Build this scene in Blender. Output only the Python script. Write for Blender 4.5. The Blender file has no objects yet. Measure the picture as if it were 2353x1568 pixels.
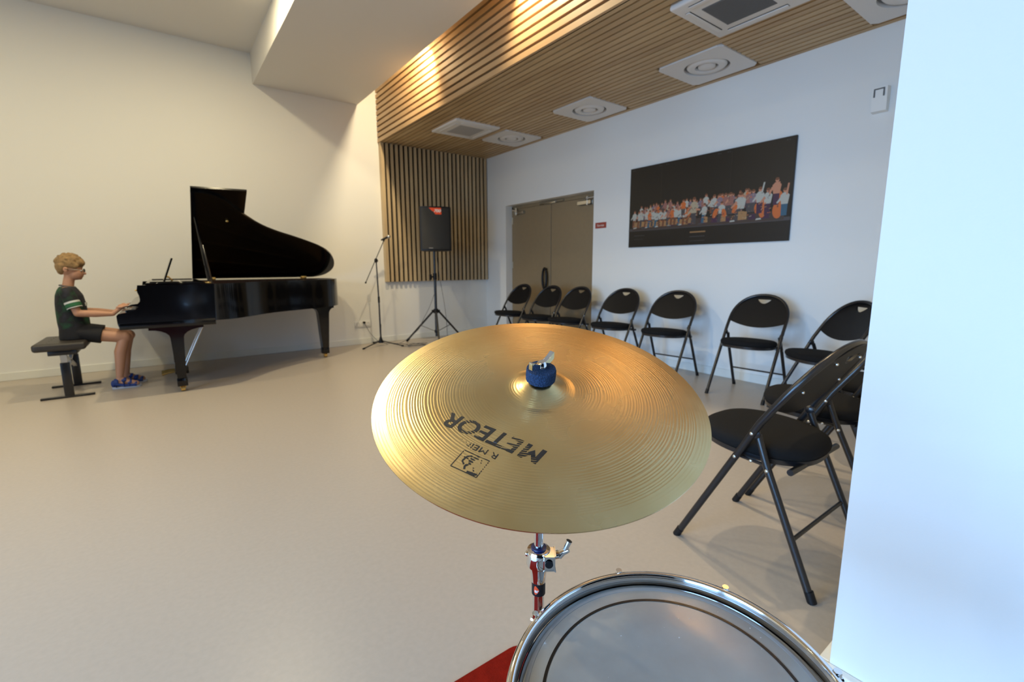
import bpy, bmesh, math, random
from mathutils import Vector, Matrix
R = math.radians
random.seed(7)
S = bpy.context.scene
COL = S.collection

# ------------------------------------------------------------ camera, world, light, exposure
def set_camera():
    yaw, pitch, roll = R(53.277), R(9.153), R(0.284)
    f = Vector((math.cos(yaw)*math.cos(pitch), math.sin(yaw)*math.cos(pitch), -math.sin(pitch)))
    r = Vector((math.sin(yaw), -math.cos(yaw), 0)); d = f.cross(r)
    c, s = math.cos(roll), math.sin(roll)
    r2 = c*r + s*d; d2 = -s*r + c*d
    cam = bpy.data.objects.new('camera', bpy.data.cameras.new('camera'))
    COL.objects.link(cam)
    m = Matrix.Identity(4)
    for i in range(3):
        m[i][0] = r2[i]; m[i][1] = -d2[i]; m[i][2] = -f[i]
    m[0][3], m[1][3], m[2][3] = 0, 0, 1.08
    cam.matrix_world = m
    cam.data.sensor_width = 36; cam.data.lens = 1066.2/2353*36
    cam.data.clip_start = .02
    cam.data.dof.use_dof = True; cam.data.dof.focus_distance = .62; cam.data.dof.aperture_fstop = 8
    S.camera = cam
set_camera()
w = bpy.data.worlds.new('world'); S.world = w; w.use_nodes = True
w.node_tree.nodes['Background'].inputs[0].default_value = (.45, .65, 1, 1)
w.node_tree.nodes['Background'].inputs[1].default_value = 1.0
S.view_settings.view_transform = 'Standard'; S.view_settings.look = 'None'
S.view_settings.gamma = 1; S.view_settings.exposure = 0.0
S.cycles.max_bounces = 8; S.cycles.diffuse_bounces = 5; S.cycles.glossy_bounces = 4
S.cycles.caustics_reflective = False; S.cycles.caustics_refractive = False
S.cycles.sample_clamp_indirect = 4

XR, YF, ZC, ZW = 4.313, 6.483, 3.53, 2.765          # right wall, far wall, white ceiling, slatted ceiling
XL, YN = -4.6, -3.4                                  # window wall, wall behind the camera
DAY = (.29, .57, 1.0); WARM = (1.0, .80, .50)
def area(name, loc, rot, sx, sy, power, col, spread=180):
    l = bpy.data.lights.new(name, 'AREA'); l.shape = 'RECTANGLE'; l.size = sx; l.size_y = sy
    l.energy = power; l.color = col; l.spread = R(spread)
    o = bpy.data.objects.new(name, l); COL.objects.link(o); o.location = loc; o.rotation_euler = rot
    return o
WINS = [(-2.6, -.4), (-.1, 2.1)]           # windows in the left wall (y from, to), z .1 - 2.4
for (a, b), pw in zip(WINS, (142, 155)):                # sky light falls in obliquely: four strips one above the other in each window
    for k in range(4):
        area('window_daylight', (XL-.10, (a+b)/2, .39+.575*k), (0, R(-63), 0), .54, b-a-.08, pw/4, DAY, spread=106)
def spot(name, loc, tgt, power, ang, col=WARM, blend=.6, rad=.04):
    l = bpy.data.lights.new(name, 'SPOT'); l.energy = power; l.color = col
    l.spot_size = R(ang); l.spot_blend = blend; l.shadow_soft_size = rad
    o = bpy.data.objects.new(name, l); COL.objects.link(o); o.location = loc
    o.rotation_euler = (Vector(tgt)-Vector(loc)).to_track_quat('-Z', 'Y').to_euler()
    return o

# ------------------------------------------------------------ materials
def mat(name, col, rough=.6, metal=0, bump=0, bscale=60, vary=0, vscale=4, coat=0, spec=.5, sheen=0):
    m = bpy.data.materials.new(name); m.use_nodes = True
    nt = m.node_tree; b = nt.nodes['Principled BSDF']
    b.inputs['Base Color'].default_value = (*col, 1)
    b.inputs['Roughness'].default_value = rough; b.inputs['Metallic'].default_value = metal
    b.inputs['Coat Weight'].default_value = coat; b.inputs['Coat Roughness'].default_value = .04
    b.inputs['Specular IOR Level'].default_value = spec
    if sheen: b.inputs['Sheen Weight'].default_value = sheen
    if bump or vary:
        tc = nt.nodes.new('ShaderNodeTexCoord')
    if bump:
        n = nt.nodes.new('ShaderNodeTexNoise'); n.inputs['Scale'].default_value = bscale; n.inputs['Detail'].default_value = 3
        nt.links.new(tc.outputs['Object'], n.inputs['Vector'])
        bp = nt.nodes.new('ShaderNodeBump'); bp.inputs['Strength'].default_value = bump; bp.inputs['Distance'].default_value = .005
        nt.links.new(n.outputs['Fac'], bp.inputs['Height']); nt.links.new(bp.outputs['Normal'], b.inputs['Normal'])
    if vary:
        n = nt.nodes.new('ShaderNodeTexNoise'); n.inputs['Scale'].default_value = vscale; n.inputs['Detail'].default_value = 5
        nt.links.new(tc.outputs['Object'], n.inputs['Vector'])
        r = nt.nodes.new('ShaderNodeMapRange'); r.inputs[1].default_value = .3; r.inputs[2].default_value = .7
        r.inputs[3].default_value = 1-vary; r.inputs[4].default_value = 1+vary
        nt.links.new(n.outputs['Fac'], r.inputs[0])
        mx = nt.nodes.new('ShaderNodeVectorMath'); mx.operation = 'SCALE'; mx.inputs[0].default_value = col
        nt.links.new(r.outputs[0], mx.inputs['Scale']); nt.links.new(mx.outputs[0], b.inputs['Base Color'])
    return m
def wood_mat(name, axis, pitch, offset, c1, c2, rough=.45):
    """pale slats: a tone per slat, grain along the slat. axis = across the slats, grain = long axis"""
    m = mat(name, c1, rough); nt = m.node_tree; b = nt.nodes['Principled BSDF']
    g = nt.nodes.new('ShaderNodeNewGeometry'); sp = nt.nodes.new('ShaderNodeSeparateXYZ')
    nt.links.new(g.outputs['Position'], sp.inputs[0])
    a1 = nt.nodes.new('ShaderNodeMath'); a1.operation = 'SUBTRACT'; a1.inputs[1].default_value = offset
    nt.links.new(sp.outputs[axis], a1.inputs[0])
    a2 = nt.nodes.new('ShaderNodeMath'); a2.operation = 'DIVIDE'; a2.inputs[1].default_value = pitch
    nt.links.new(a1.outputs[0], a2.inputs[0])
    fl = nt.nodes.new('ShaderNodeMath'); fl.operation = 'FLOOR'; nt.links.new(a2.outputs[0], fl.inputs[0])
    long = 2 if name.endswith('upright') else 1
    dv = nt.nodes.new('ShaderNodeMath'); dv.operation = 'MULTIPLY_ADD'; dv.inputs[1].default_value = .55
    nt.links.new(sp.outputs[long], dv.inputs[0])
    sc = nt.nodes.new('ShaderNodeMath'); sc.operation = 'MULTIPLY'; sc.inputs[1].default_value = 7.31
    nt.links.new(fl.outputs[0], sc.inputs[0]); nt.links.new(sc.outputs[0], dv.inputs[2])
    n1 = nt.nodes.new('ShaderNodeTexNoise'); n1.noise_dimensions = '1D'; n1.inputs['Scale'].default_value = 1.3; n1.inputs['Detail'].default_value = 2
    nt.links.new(dv.outputs[0], n1.inputs['W'])
    mp = nt.nodes.new('ShaderNodeMapping'); s = [60, 60, 60]; s[long] = 2.5; mp.inputs['Scale'].default_value = s
    nt.links.new(g.outputs['Position'], mp.inputs['Vector'])
    n2 = nt.nodes.new('ShaderNodeTexNoise'); n2.inputs['Scale'].default_value = 1.0; n2.inputs['Detail'].default_value = 6
    nt.links.new(mp.outputs[0], n2.inputs['Vector'])
    ad = nt.nodes.new('ShaderNodeMath'); ad.operation = 'MULTIPLY_ADD'; ad.inputs[1].default_value = .35
    nt.links.new(n2.outputs['Fac'], ad.inputs[0]); nt.links.new(n1.outputs['Fac'], ad.inputs[2])
    cr = nt.nodes.new('ShaderNodeValToRGB'); cr.color_ramp.elements[0].position = .42; cr.color_ramp.elements[1].position = .95
    cr.color_ramp.elements[0].color = (*c2, 1); cr.color_ramp.elements[1].color = (*c1, 1)
    nt.links.new(ad.outputs[0], cr.inputs[0]); nt.links.new(cr.outputs[0], b.inputs['Base Color'])
    return m
M = dict(
    wall=mat('wall_paint', (.80, .80, .77), .75, bump=.04, bscale=180),
    ceil=mat('ceiling_paint', (.74, .72, .68), .8, bump=.03, bscale=150),
    floor=mat('vinyl_floor', (.46, .405, .345), .34, vary=.035, vscale=55, bump=.02, bscale=220, spec=.35),
    skirt=mat('skirting_paint', (.78, .79, .74), .4),
    felt=mat('black_felt', (.012, .010, .008), .95),
    white=mat('white_metal_paint', (.74, .72, .70), .45),
    whiteplastic=mat('white_plastic', (.80, .80, .77), .35),
    greygrille=mat('grey_grille', (.16, .16, .16), .6),
    darkslot=mat('dark_slot', (.03, .03, .03), .8),
    door=mat('taupe_door_paint', (.27, .20, .115), .5, vary=.03, vscale=20),
    steel=mat('brushed_steel', (.62, .62, .60), .3, metal=1),
    chrome=mat('chrome', (.82, .82, .82), .07, metal=1),
    blackmetal=mat('black_painted_tube', (.010, .010, .012), .28, spec=.6),
    blackplastic=mat('black_plastic', (.006, .006, .007), .45, bump=.05, bscale=400, spec=.3),
    blackfabric=mat('black_fabric', (.010, .0095, .0095), .95, spec=.2, bump=.3, bscale=900),
    piano=mat('black_lacquer', (.003, .003, .004), .10, spec=.40, coat=.15),
    pianodull=mat('dark_inner_wood', (.075, .028, .014), .4),
    brass=mat('brass', (.75, .52, .18), .25, metal=1),
    gold=mat('gold_iron_plate', (.20, .12, .04), .45, metal=.6),
    ivory=mat('white_keys', (.82, .80, .72), .25),
    ebony=mat('black_keys', (.01, .01, .01), .25),
    redplate=mat('red_sign', (.32, .045, .03), .4),
    speakerred=mat('orange_red_label', (.80, .08, .02), .4),
    labelwhite=mat('label_white', (.75, .75, .72), .5),
    labelgrey=mat('label_grey', (.16, .16, .16), .5),
    rug=mat('red_rug', (.26, .012, .004), 1.0, bump=.8, bscale=500, vary=.15, vscale=40, spec=.1),
    bluefelt=mat('blue_felt', (.024, .052, .120), .95, bump=.9, bscale=700, vary=.45, vscale=500),
    skin=mat('skin', (.52, .27, .165), .5), hair=mat('fair_hair', (.30, .185, .075), .65, bump=1.0, bscale=170, vary=.35, vscale=40),
    shorts=mat('black_shorts', (.010, .010, .012), .85), collar=mat('grey_collar', (.09, .09, .10), .8),
    shoeblue=mat('blue_sandal', (.012, .045, .22), .6), shoesole=mat('white_sole', (.60, .62, .68), .6),
    shirtwhite=mat('shirt_white', (.62, .64, .62), .8), shirtgreen=mat('shirt_green', (.02, .13, .05), .8),
    glass=mat('glasses_frame', (.03, .04, .03), .3),
    leather=mat('dark_leather', (.035, .030, .026), .42, bump=.1, bscale=150),
    rod=mat('grey_cable', (.10, .10, .10), .5),
    tarnish=mat('brown_metal', (.10, .075, .055), .3, metal=.7),
)
M['slatceil'] = wood_mat('pine_slat_ceiling', 0, .0705, 2.57, (.60, .43, .23), (.40, .255, .12))
M['slatfascia'] = wood_mat('pine_slat_fascia', 2, .0705, 2.765, (.60, .41, .22), (.40, .25, .12))
M['slatwall'] = wood_mat('pine_slat_upright', 0, .0705, 2.56, (.60, .46, .27), (.44, .32, .18))

# ------------------------------------------------------------ helpers
W = {}                                               # world position of every parent, for parts modelled in place
def box(bm, x0, x1, y0, y1, z0, z1, bev=0, seg=2):
    r = bmesh.ops.create_cube(bm, size=1)
    for v in r['verts']:
        v.co = Vector((x0+(v.co.x+.5)*(x1-x0), y0+(v.co.y+.5)*(y1-y0), z0+(v.co.z+.5)*(z1-z0)))
    if bev:
        es = list({e for v in r['verts'] for e in v.link_edges})
        bmesh.ops.bevel(bm, geom=es, offset=bev, segments=seg, affect='EDGES', profile=.5)
    return bm
def frame_at(d, up=None):
    d = d.normalized(); u = up or (Vector((0, 0, 1)) if abs(d.z) < .95 else Vector((1, 0, 0)))
    x = u.cross(d).normalized(); return x, d.cross(x)
def tube(bm, pts, rad, n=12, cap=True, closed=False, flat=1.0, up=None):
    pts = [Vector(p) for p in pts]; k = len(pts); rings = []
    rads = rad if isinstance(rad, (list, tuple)) else [rad]*k
    for i, p in enumerate(pts):
        if closed: d = pts[(i+1) % k]-pts[i-1]
        else: d = pts[min(i+1, k-1)]-pts[max(i-1, 0)]
        x, y = frame_at(d, up)
        rings.append([bm.verts.new(p + rads[i]*(math.cos(2*math.pi*j/n)*x + flat*math.sin(2*math.pi*j/n)*y)) for j in range(n)])
    for i in range(k if closed else k-1):
        a, b = rings[i], rings[(i+1) % k]
        for j in range(n): bm.faces.new((a[j], a[(j+1) % n], b[(j+1) % n], b[j]))
    if cap and not closed:
        bm.faces.new(rings[0][::-1]); bm.faces.new(rings[-1])
    return bm
def lathe(bm, prof, c=(0, 0, 0), n=32, axis=None, closed=False):
    c = Vector(c); a = Vector(axis or (0, 0, 1)).normalized(); x, y = frame_at(a)
    rings = []
    for r, z in prof:
        if r < 1e-6: rings.append([bm.verts.new(c+a*z)])
        else: rings.append([bm.verts.new(c+a*z+r*(math.cos(2*math.pi*j/n)*x+math.sin(2*math.pi*j/n)*y)) for j in range(n)])
    prs = list(zip(rings, rings[1:])) + ([(rings[-1], rings[0])] if closed else [])
    for p, q in prs:
        for j in range(n):
            j2 = (j+1) % n
            if len(p) == 1 and len(q) == 1: continue
            if len(p) == 1: bm.faces.new((p[0], q[j2], q[j]))
            elif len(q) == 1: bm.faces.new((p[j], p[j2], q[0]))
            else: bm.faces.new((p[j], p[j2], q[j2], q[j]))
    if not closed:
        if len(rings[0]) > 1: bm.faces.new(rings[0][::-1])
        if len(rings[-1]) > 1: bm.faces.new(rings[-1])
    return bm
def prism(bm, outline, f, depth):
    """outline: 2D points; f(u,v,t) -> 3D for t in (0,depth)"""
    a = [bm.verts.new(f(u, v, 0)) for u, v in outline]; b = [bm.verts.new(f(u, v, depth)) for u, v in outline]
    n = len(a)
    bm.faces.new(a); bm.faces.new(b[::-1])
    for i in range(n): bm.faces.new((a[i], b[i], b[(i+1) % n], a[(i+1) % n]))
    return bm
def ball(bm, c, r, seg=12, s=(1, 1, 1)):
    q = bmesh.ops.create_uvsphere(bm, u_segments=seg, v_segments=max(6, seg*2//3), radius=1)
    for v in q['verts']: v.co = Vector((c[0]+v.co.x*r*s[0], c[1]+v.co.y*r*s[1], c[2]+v.co.z*r*s[2]))
    return bm
def NB(): return bmesh.new()
def obj(name, bm, m, parent=None, local=False, smooth=38):
    me = bpy.data.meshes.new(name)
    bmesh.ops.recalc_face_normals(bm, faces=bm.faces[:])
    if parent is not None and not local:
        bmesh.ops.translate(bm, verts=bm.verts[:], vec=-W[parent.name])
    bm.to_mesh(me); bm.free()
    for mm in (m if isinstance(m, (list, tuple)) else [m]): me.materials.append(mm)
    if smooth:
        me.polygons.foreach_set('use_smooth', [True]*len(me.polygons)); me.set_sharp_from_angle(angle=R(smooth))
    o = bpy.data.objects.new(name, me); COL.objects.link(o)
    if parent is not None:
        o.parent = parent; W[o.name] = W[parent.name]
    else: W[o.name] = Vector((0, 0, 0))
    return o
SPLIT = dict(bolts='bolt', hinge_bracket='hinge_bracket', rivets='rivet', hinge='hinge', desk_strut='desk_strut', shelf_rail='shelf_rail', lid_hinge='lid_hinge', pedals='pedal',
    lyre_brace='lyre_brace', buttons='button', eyes='eye', pupils='pupil', white_keys='white_key', black_keys='black_key', boom_ends='boom_end', socket_outlet='socket_outlet',
    vent_slot='vent_slot', leg_bracket='leg_bracket', scissor_link='scissor_link', sandal_straps='sandal_strap', glasses='glasses')
_obj = obj
def obj(name, bm, m, parent=None, local=False, smooth=38):
    if name not in SPLIT or name == 'glasses': return _obj(name, bm, m, parent, local, smooth)
    bm.verts.ensure_lookup_table(); seen = set(); isl = []
    for v in bm.verts:
        if v in seen: continue
        st = [v]; seen.add(v); g = []
        while st:
            q = st.pop(); g.append(q)
            for e in q.link_edges:
                o_ = e.other_vert(q)
                if o_ not in seen: seen.add(o_); st.append(o_)
        isl.append(g)
    o = None
    for g in isl:
        b2 = bmesh.new(); mp = {v: b2.verts.new(v.co) for v in g}
        for f in {f for v in g for f in v.link_faces}: b2.faces.new([mp[v] for v in f.verts])
        o = _obj(SPLIT[name], b2, m, parent, local, smooth)
    bm.free(); return o
def thing(name, label, cat, loc=(0, 0, 0), rotz=0, group=None):
    o = bpy.data.objects.new(name, None); COL.objects.link(o); o.empty_display_size = .1
    o.location = loc; o.rotation_euler = (0, 0, rotz); o['label'] = label; o['category'] = cat
    if group: o['group'] = group
    W[o.name] = Vector(loc); return o
def tag(o, label, cat, group=None, at=None):
    o['label'] = label; o['category'] = cat
    if group: o['group'] = group
    if at is not None:
        at = Vector(at); o.data.transform(Matrix.Translation(-at)); o.location = at; W[o.name] = at
    return o
def struct(name, bm, m, label=None, smooth=0):
    o = obj(name, bm, m, smooth=smooth); o['kind'] = 'structure'
    if label: o['label'] = label
    return o
def copy_tree(o, parent=None):
    c = o.copy(); COL.objects.link(c)
    if parent: c.parent = parent
    for ch in list(o.children): copy_tree(ch, c)
    return c
def txt(name, s, size, m, parent, mtx, shear=0, offset=0, extrude=.0004, fn=None, width=None, sub=0, align='CENTER'):
    cu = bpy.data.curves.new(name, 'FONT'); cu.body = s; cu.size = size; cu.align_x = align; cu.shear = shear
    cu.offset = offset; cu.extrude = extrude
    t = bpy.data.objects.new(name, cu); COL.objects.link(t)
    dg = bpy.context.evaluated_depsgraph_get(); dg.update()
    me = bpy.data.meshes.new_from_object(t.evaluated_get(dg)); COL.objects.unlink(t); bpy.data.objects.remove(t)
    bm = bmesh.new(); bm.from_mesh(me)
    if width:
        xs = [v.co.x for v in bm.verts]; k = width/(max(xs)-min(xs))
        for v in bm.verts: v.co.x *= k
    if sub:
        bmesh.ops.remove_doubles(bm, verts=bm.verts[:], dist=.000005)
        bmesh.ops.triangulate(bm, faces=bm.faces[:])
        for _ in range(4):
            es = [e for e in bm.edges if e.calc_length() > sub]
            if es: bmesh.ops.subdivide_edges(bm, edges=es, cuts=1); bmesh.ops.triangulate(bm, faces=bm.faces[:])
    for v in bm.verts:
        v.co = fn(v.co) if fn else mtx @ v.co
    return obj(name, bm, m, parent, local=bool(fn), smooth=0)

# ------------------------------------------------------------ the room
T = .2
struct('floor', box(NB(), XL-T, XR+T+.2, YN-T, YF+T, -.1, 0), M['floor'])
struct('ceiling', box(NB(), XL-T, 2.60, YN-T, YF+T, ZC, ZC+.15), M['ceil'])
bm = NB(); box(bm, 1.069, 2.293, YN, YF, 3.2, ZC)
struct('ceiling', bm, M['ceil'], 'long white boxed ceiling step beside the slatted fascia')
# slatted ceiling field with backing, fascia
bm = NB(); box(bm, 2.60, XR+T, .349, YF+T, ZW+.03, ZW+.2)
struct('ceiling', bm, M['felt'], 'black backing above the pine slats')
def slat_holes(x):                                   # where panels are let into the slats
    out = []
    for cx, cy in UNITS:
        if abs(x-cx) < .30+.015: out.append((cy-.30, cy+.30))
    return sorted(out)
UNITS = [(3.925, 1.06), (3.925, 2.445), (3.925, 3.825), (3.925, 5.25), (3.195, 5.225), (3.18, 1.775)]
bm = NB(); x = 2.575
while x < XR-.02:
    y = .349
    for a, b in slat_holes(x+.022):
        box(bm, x, x+.050, y, a, ZW, ZW+.032); y = b
    box(bm, x, x+.050, y, YF, ZW, ZW+.032); x += .0705
struct('ceiling', bm, M['slatceil'], 'lower ceiling of narrow pine slats')
bm = NB(); box(bm, 2.585, 2.60, YN, YF, ZW+.03, ZC); box(bm, 2.60, 2.70, YN, YF, ZW+.2, ZC)
struct('trim_1', bm, M['felt'], 'black backing of the slatted fascia')
bm = NB(); z = ZW
while z < ZC-.02:
    box(bm, 2.55, 2.585, YN, YF, z, min(z+.047, ZC)); z += .0705
struct('trim_2', bm, M['slatfascia'], 'upright fascia of horizontal pine slats catching the spotlights')
# walls
struct('wall_far', box(NB(), XL-T, XR+T+.2, YF, YF+T, 0, ZC), M['wall'])
DY0, DY1, DZ = 4.097, 5.925, 1.99
bm = NB(); box(bm, XR, XR+.3, .349, DY0, 0, ZC); box(bm, XR, XR+.3, DY1, YF, 0, ZC); box(bm, XR, XR+.3, DY0, DY1, DZ, ZC)
struct('wall_right', bm, M['wall'])
bm = NB(); box(bm, 1.265, XR+.3, YN-T, .349, 0, ZC)
struct('wall_pillar', bm, M['wall'], 'bright white wall corner close on the right')
struct('wall_near', box(NB(), XL-T, 1.265, YN-T, YN, 0, ZC), M['wall'])
bm = NB(); n = 240; cv = []
for i in range(n+1):
    x = XL+.1+(1.15-XL)*i/n; y = YN+.09+.035*math.sin(i*.62)+.012*math.sin(i*1.7); cv.append((x, y))
a_ = [[bm.verts.new((x, y, z)) for x, y in cv] for z in (.02, 3.3)]
for i in range(n): bm.faces.new((a_[0][i], a_[0][i+1], a_[1][i+1], a_[1][i]))
bmesh.ops.solidify(bm, geom=bm.faces[:], thickness=.006)
tag(obj('added_backdrop', bm, mat('black_backdrop', (.018, .018, .022), .95)), 'black pleated backdrop, unseen behind the viewer, added to darken reflections in the piano', 'added_backdrop', at=(-1.7, YN+.09, .02))  # unseen dark pleats, added so the lacquered piano mirrors something black
bm = NB(); ys = [YN]+[v for w_ in WINS for v in w_]+[YF]
for i in range(0, len(ys), 2): box(bm, XL-T, XL, ys[i], ys[i+1], 0, ZC)
for a, b in WINS: box(bm, XL-T, XL, a, b, 0, .08); box(bm, XL-T, XL, a, b, 2.42, ZC)
struct('wall_left', bm, M['wall'])
for i, (a, b) in enumerate(WINS):
    bm = NB(); g = .05
    box(bm, XL-.05, XL+.01, a, a+g, .08, 2.42); box(bm, XL-.05, XL+.01, b-g, b, .08, 2.42)
    box(bm, XL-.05, XL+.01, a, b, .08, .08+g); box(bm, XL-.05, XL+.01, a, b, 2.42-g, 2.42)
    box(bm, XL-.05, XL+.01, (a+b)/2-g/2, (a+b)/2+g/2, .08, 2.42)
    struct('window_%d' % (i+1), bm, M['greygrille'])
# skirting
sk = .015; sh = .08
struct('baseboard_far', box(NB(), XL, XR, YF-sk, YF, 0, sh, .003, 1), M['skirt'])
bm = NB(); box(bm, XR-sk, XR, .374, DY0, 0, sh, .003, 1); box(bm, XR-sk, XR, DY1, YF-sk, 0, sh, .003, 1)
struct('baseboard_right', bm, M['skirt'])
bm = NB(); box(bm, 1.240, 1.2649, YN, .374, 0, sh, .004); box(bm, 1.2649, XR, .3491, .374, 0, sh, .004)
struct('baseboard_pillar', bm, M['skirt'])
# double door, set back in its opening
xd = XR+.12
dr = bpy.data.objects.new('door_1', None); COL.objects.link(dr); dr['kind'] = 'structure'; dr['label'] = 'taupe double fire door recessed in the right wall'
dr.location = (xd, 5.0, 0); W['door_1'] = Vector((xd, 5.0, 0))
bm = NB(); fz = DZ-.02
box(bm, xd, xd+.06, DY0, DY0+.045, 0, fz); box(bm, xd, xd+.06, DY1-.035, DY1, 0, fz); box(bm, xd, xd+.06, DY0, DY1, fz-.03, DZ)
box(bm, xd+.06, xd+.2, DY0, DY1, 0, DZ)
obj('door_frame', bm, M['door'], dr, smooth=0)
for n_, (a, b) in enumerate(((5.007, DY1-.038), (DY0+.048, 4.995))):
    lf = obj('door_leaf', box(NB(), xd-.012, xd+.03, a, b, .008, fz-.035, .003, 1), M['door'], dr, smooth=0)
    s = 1 if n_ == 0 else -1; he = b if n_ == 0 else a
    bm = NB()                                       # closer body and arm at the top outer corner
    box(bm, xd-.055, xd-.012, he-s*.30, he-s*.08, 1.855, 1.895, .006)
    tube(bm, [(xd-.05, he-s*.16, 1.90), (xd-.10, he-s*.10, 1.915), (xd-.03, he-s*.02, 1.93)], .008, 8)
    tube(bm, [(xd-.05, he-s*.13, 1.84), (xd-.05, he-s*.13, 1.945)], .012, 8)
    obj('door_closer', bm, M['steel'], lf)
    bm = NB()
    for hz in (.25, 1.05, 1.72): tube(bm, [(xd-.018, he-s*.0, hz), (xd-.018, he-s*.0, hz+.1)], .009, 8)
    obj('hinge', bm, M['steel'], lf)
bm = NB(); tube(bm, [(xd-.01, 4.75, fz-.012), (xd-.01, 5.25, fz-.012)], .012, 8); box(bm, xd-.03, xd+.0, 4.90, 5.14, fz-.035, fz-.008, .004)
obj('door_selector', bm, M['steel'], dr)
bm = NB(); pts = [(xd-.055, 5.085+.045*math.cos(t)*1.0, .905+.145*math.sin(t)) for t in [2*math.pi*i/32 for i in range(32)]]
tube(bm, pts, .016, 10, closed=True); tube(bm, [(xd-.055, 5.085, 1.04), (xd, 5.085, 1.04)], .012, 8); tube(bm, [(xd-.055, 5.085, .77), (xd, 5.085, .77)], .012, 8)
obj('door_handle', bm, M['blackplastic'], dr)

# ------------------------------------------------------------ slatted wall panel
t = thing('slatted_wall_panel', 'pale pine panel of vertical slats behind the loudspeaker', 'wall panel', (3.42, YF, .868))
px0, px1, pz0, pz1 = 2.56, XR-.012, .868, ZW-.001
obj('backing_felt', box(NB(), px0+.02, px1, YF-.035, YF, pz0, pz1), M['felt'], t, smooth=0)
bm = NB(); x = px0+.075; 
while x < px1-.04: box(bm, x, x+.037, YF-.070, YF-.035, pz0, pz1, .002, 1); x += .0705
obj('slats', bm, M['slatwall'], t, smooth=0)
obj('edge_board', box(NB(), px0, px0+.047, YF-.075, YF, pz0, pz1, .002, 1), M['slatwall'], t, smooth=0)

# ------------------------------------------------------------ ceiling units
def diffuser(c, label):
    t = thing('air_diffuser', label, 'ceiling vent', (c[0], c[1], ZW), 0, 'square swirl vents in the slatted ceiling')
    bm = NB(); cx, cy = c; h = .297; n = 48; r0 = .185      # plate with a round opening
    sq = []
    for j in range(n):
        a = 2*math.pi*(j+.5)/n; k = h/max(abs(math.cos(a)), abs(math.sin(a))); sq.append((cx+k*math.cos(a), cy+k*math.sin(a)))
    z = ZW-.008
    o1 = [bm.verts.new((x, y, z)) for x, y in sq]; o2 = [bm.verts.new((x, y, z+.03)) for x, y in sq]
    i1 = [bm.verts.new((cx+r0*math.cos(2*math.pi*(j+.5)/n), cy+r0*math.sin(2*math.pi*(j+.5)/n), z)) for j in range(n)]
    i2 = [bm.verts.new((v.co.x, v.co.y, z+.03)) for v in i1]
    for j in range(n):
        k = (j+1) % n
        bm.faces.new((o1[j], i1[j], i1[k], o1[k])); bm.faces.new((o1[j], o1[k], o2[k], o2[j])); bm.faces.new((i1[j], i2[j], i2[k], i1[k]))
    obj('face_plate', bm, M['white'], t)
    obj('duct_throat', lathe(NB(), [(.184, 0), (.184, .012), (0, .012)], (cx, cy, ZW+.015), 48), M['greygrille'], t)
    bm = NB(); lathe(bm, [(.158, .016), (.162, .004), (.150, -.008), (.125, -.014), (.095, -.008), (.09, .006), (.09, .02), (.13, .022)], (cx, cy, ZW), 48, closed=True)
    obj('deflector_ring', bm, M['white'], t)
    bm = NB(); lathe(bm, [(0, -.016), (.045, -.014), (.068, -.006), (.072, .006), (0, .01)], (cx, cy, ZW), 40)
    obj('deflector_cone', bm, M['white'], t)
for c, l in zip([u for u in UNITS[:4]], ['round-ringed white vent partly cut off by the white wall corner at upper right',
        'round-ringed white vent nearest to the cassette unit with the large dark grey grille',
        'round-ringed white vent above the double door, second from the far slatted panel',
        'smallest looking round-ringed white vent, beside the far pale cassette unit']): diffuser(c, l)
def cassette(c, label, grille, gs):
    cx, cy = c; h = .31
    t = thing('cassette_air_conditioner', label, 'air conditioner', (cx, cy, ZW), 0, 'cassette units in the slatted ceiling')
    bm = NB(); box(bm, cx-h, cx+h, cy-h, cy+h, ZW-.022, ZW+.03, .012, 3); obj('casing', bm, M['white'], t)
    bm = NB(); box(bm, cx-gs, cx+gs, cy-gs, cy+gs, ZW-.0235, ZW-.018)
    for i in range(22):
        x = cx-gs+.008+i*(2*gs-.016)/21; box(bm, x-.002, x+.002, cy-gs, cy+gs, ZW-.027, ZW-.0235)
    obj('intake_grille', bm, grille, t, smooth=0)
    for i in range(4):
        bm = NB(); box(bm, -.2, .2, .225, .262, -.0236, -.0225); o = None
        bmesh.ops.rotate(bm, verts=bm.verts[:], cent=(0, 0, 0), matrix=Matrix.Rotation(i*math.pi/2, 3, 'Z'))
        bmesh.ops.translate(bm, verts=bm.verts[:], vec=(cx, cy, ZW)); f = obj('air_slot', bm, M['darkslot'] if gs > .1 and grille is M['greygrille'] else M['white'], t, smooth=0)
        bm = NB(); box(bm, -.2, .2, .229, .258, -.030, -.0237, .002, 1)
        bmesh.ops.rotate(bm, verts=bm.verts[:], cent=(0, 0, 0), matrix=Matrix.Rotation(i*math.pi/2, 3, 'Z'))
        bmesh.ops.translate(bm, verts=bm.verts[:], vec=(cx, cy, ZW)); obj('louvre', bm, M['white'], f)
M['palegrille'] = mat('pale_grille', (.42, .41, .40), .6)
cassette(UNITS[5], 'white cassette air conditioner with dark grey grille, cut by the top of the photo', M['greygrille'], .165)
cassette(UNITS[4], 'white cassette unit with pale grey centre, far end near the slatted wall panel', M['palegrille'], .17)

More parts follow.
